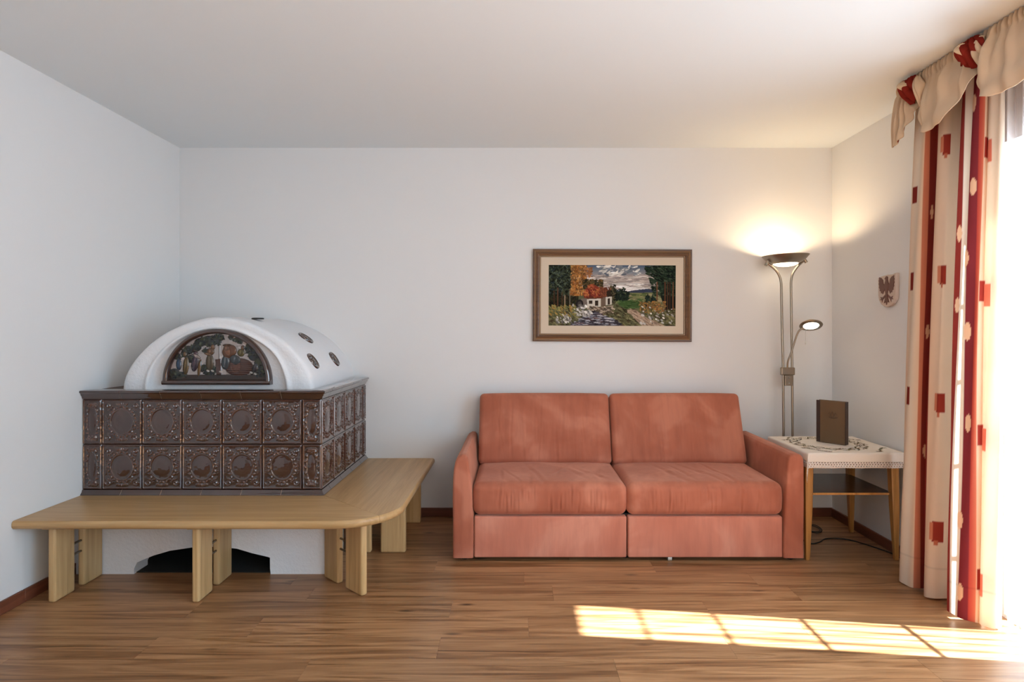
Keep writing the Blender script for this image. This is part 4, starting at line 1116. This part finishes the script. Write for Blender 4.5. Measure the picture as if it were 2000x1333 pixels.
for i, t in enumerate(tt):
    for (a, b2, c1, c2) in zones:
        if a <= t < b2: u = (t-a)/(b2-a); zcol[i] = np.array(c1)*(1-u)+np.array(c2)*u; break
for j in range(nz_+1):
    z = ZB_c+(ZT_c-ZB_c)*j/nz_; h = (z-ZB_c)/(ZT_c-ZB_c)
    for i, p in enumerate(path):
        amp = 1-0.45*h**2
        x = 2.06+(min(p.x, 2.125)-2.06)*amp+0.045*h; y = p.y
        yc = 2.9+(y-2.9)*(1-0.03*h)
        x += 0.006*math.sin(i*0.13+z*2.1)*(1-h) + 0.004*math.sin(i*0.31-z*3.0)
        if h > 0.97: x += 0.006*math.sin(i*1.1)
        V.append((x, yc, z+(0.0 if j else 0.006*math.sin(i*0.09))))
    row = zcol.copy()
    for (a, b2, zc, hz, cc) in squares:
        if abs(z-zc) < hz: row[(tt >= a) & (tt <= b2)] = cc
    for (tc0, zc, rt, rz, cc) in leaves:
        if abs(z-zc) < rz:
            wd = rt*math.sqrt(1-((z-zc)/rz)**2); mk = np.abs(tt-tc0) < wd; row[mk] = cc
    if abs(z-0.16) < 0.0035: row = row*0.93
    C.append(row)
F = [(j*npth+i, j*npth+i+1, (j+1)*npth+i+1, (j+1)*npth+i) for j in range(nz_) for i in range(npth-1)]
cu = mesh('curtain', V, F, M['curtain'], None, 180); set_colors(cu, lin(np.concatenate(C)))
tag(cu, 'floor length cream and terracotta striped curtain with dark red squares', 'curtain')
# voile
V = []; D_ = []; n_ = 520; mz = 40
for j in range(mz+1):
    z = 0.012+(2.55-0.012)*j/mz
    for i in range(n_+1):
        t = i/n_; y = 1.70+0.965*t
        x = 2.180+0.012*math.sin(t*170+0.4*math.sin(z*1.5))+0.006*math.sin(t*61+z*0.5)
        V.append((x, y, z))
        s_ = 0.5+0.5*math.sin(t*98+1.0*math.sin(t*31)); D_.append(0.10+0.74*s_**4)
F = [(j*(n_+1)+i, j*(n_+1)+i+1, (j+1)*(n_+1)+i+1, (j+1)*(n_+1)+i) for j in range(mz) for i in range(n_)]
vo = mesh('voile_curtain', V, F, M['sheer'], None, 180); a = vo.data.attributes.new('dens', 'FLOAT', 'POINT'); a.data.foreach_set('value', np.array(D_, np.float32))
tag(vo, 'sheer white voile curtain glowing in front of the balcony door', 'curtain')
rail = MB().box(2.085, 2.12, 1.7, 3.17, 2.560, ZC).box(2.165, 2.195, 1.7, 3.19, 2.556, ZC).build('curtain_rail', M['pvc'], None, bevel=0.002)
tag(rail, 'white double curtain rail fixed to the ceiling behind the valance', 'rail')
# valance
va = empty('valance', (2.0, 2.6, 2.58)); VO = Vector(va.location)
tag(va, 'cream gathered valance with swags and dark red tucks along the ceiling', 'valance')
def swag(y0, y1, prof_, x0, seed, depth=0.07, flare=0):
    """prof_: list of (t, drop) hem drops, t runs from y0 (far) to y1 (near); folds hang from the tucks"""
    nu, nv = 190, 60; V = []; F = []
    ts = [p[0] for p in prof_]; ds = [p[1] for p in prof_]
    rs_ = random.Random(int(seed*100)); ks = [(rs_.uniform(0.1, 0.9), rs_.uniform(0.012, 0.022), rs_.uniform(-0.10, 0.10), rs_.uniform(0.03, 0.05)) for _ in range(6)]
    for j in range(nv+1):
        v_ = j/nv
        for i in range(nu+1):
            t = i/nu; y = y0+(y1-y0)*t
            dr = np.interp(t, ts, ds)
            z = 2.590-dr*v_
            head = math.exp(-((v_*dr)/0.045)**4)
            x = x0 - 0.016 - 0.016*head*math.sin(y*240+0.8*math.sin(y*60))
            bul = math.sin(PI*t)**0.7
            if flare: bul = max(bul, flare*(1-t))
            low = max(0, v_-0.1)
            x -= depth*bul*(v_**0.8)*(1-0.35*v_)
            # soft pleats that open downwards, and drape lines sagging from tuck to tuck
            for (tc0, am, sl, wd) in ks:
                x -= am*math.exp(-((t-tc0-sl*v_)/(wd*(0.6+v_)))**2)*min(1, v_*3)*(1-0.3*v_)
            sag = v_*(0.25+0.9*math.sin(PI*t))
            x -= 0.007*math.sin(sag*13+seed)*low*(1-bul*0.5)*2
            yy = y + (0.5-t)*0.05*v_*(1-v_)
            V.append((min(x, 2.05)-VO.x, yy-VO.y, z-VO.z))
    F = [(j*(nu+1)+i, (j+1)*(nu+1)+i, (j+1)*(nu+1)+i+1, j*(nu+1)+i+1) for j in range(nv) for i in range(nu)]
    o = mesh('swag', V, F, [M['valance'], M['valance_red']], va, 180)
    s_ = o.modifiers.new('thick', 'SOLIDIFY'); s_.thickness = 0.004; s_.offset = 1; s_.material_offset = 1
    return o
swag(3.19, 3.00, [(0, .315), (.35, .315), (.55, .29), (.8, .21), (1, .15)], 2.04, 0.3, 0.055, 1.1)
swag(3.02, 2.61, [(0, .15), (.10, .24), (.2, .31), (.32, .335), (.55, .32), (.8, .25), (1, .14)], 2.035, 1.2, 0.070)
swag(2.63, 2.13, [(0, .16), (.10, .24), (.2, .30), (.3, .32), (.5, .32), (.8, .27), (1, .15)], 2.035, 2.1, 0.080)
swag(2.15, 1.70, [(0, .15), (.2, .26), (.5, .33), (.8, .25), (1, .15)], 2.035, 0.9, 0.070)
def tuck(y, seed):
    """bunched dark red lining drawn up between two swags, with cream edges folded over it"""
    rs_ = random.Random(seed)
    def fan(w0, w1, h, x0, k, ph, mt, dy, z0, amp):
        V = []; nu, nv = 60, 30
        for j in range(nv+1):
            v_ = j/nv
            for i in range(nu+1):
                u = i/nu*2-1
                ww = w0+(w1-w0)*math.sin(PI*min(1, v_*1.15)*0.62)
                x = x0 - 0.030*math.sqrt(max(0, 1-u*u))*math.sin(PI*min(1, 0.15+v_*0.85)) - amp*abs(math.sin(k*u+ph+2.2*v_))*(0.4+0.6*math.sin(PI*v_))
                zz = z0 - h*v_*(1-0.25*u*u) - 0.012*math.sin(3*u+ph)*v_
                V.append((x-VO.x, y+dy+u*ww+0.012*math.sin(v_*4+ph)-VO.y, zz-VO.z))
        F = [(j*(nu+1)+i, (j+1)*(nu+1)+i, (j+1)*(nu+1)+i+1, j*(nu+1)+i+1) for j in range(nv) for i in range(nu)]
        o = mesh('tuck', V, F, M[mt], va, 180); s_ = o.modifiers.new('thick', 'SOLIDIFY'); s_.thickness = 0.003
    fan(0.030, 0.070, 0.125, 1.995, 5.5, rs_.uniform(0, 3), 'valance_red', 0.0, 2.578, 0.022)
    fan(0.020, 0.040, 0.085, 1.978, 4.5, rs_.uniform(0, 3), 'valance_red', 0.030, 2.570, 0.020)
    fan(0.010, 0.024, 0.140, 1.990, 3.5, rs_.uniform(0, 3), 'valance', -0.055, 2.560, 0.012)
    fan(0.008, 0.014, 0.050, 1.962, 3.0, rs_.uniform(0, 3), 'valance', 0.010, 2.560, 0.012)
tuck(3.02, 1); tuck(2.62, 2); tuck(2.14, 3)
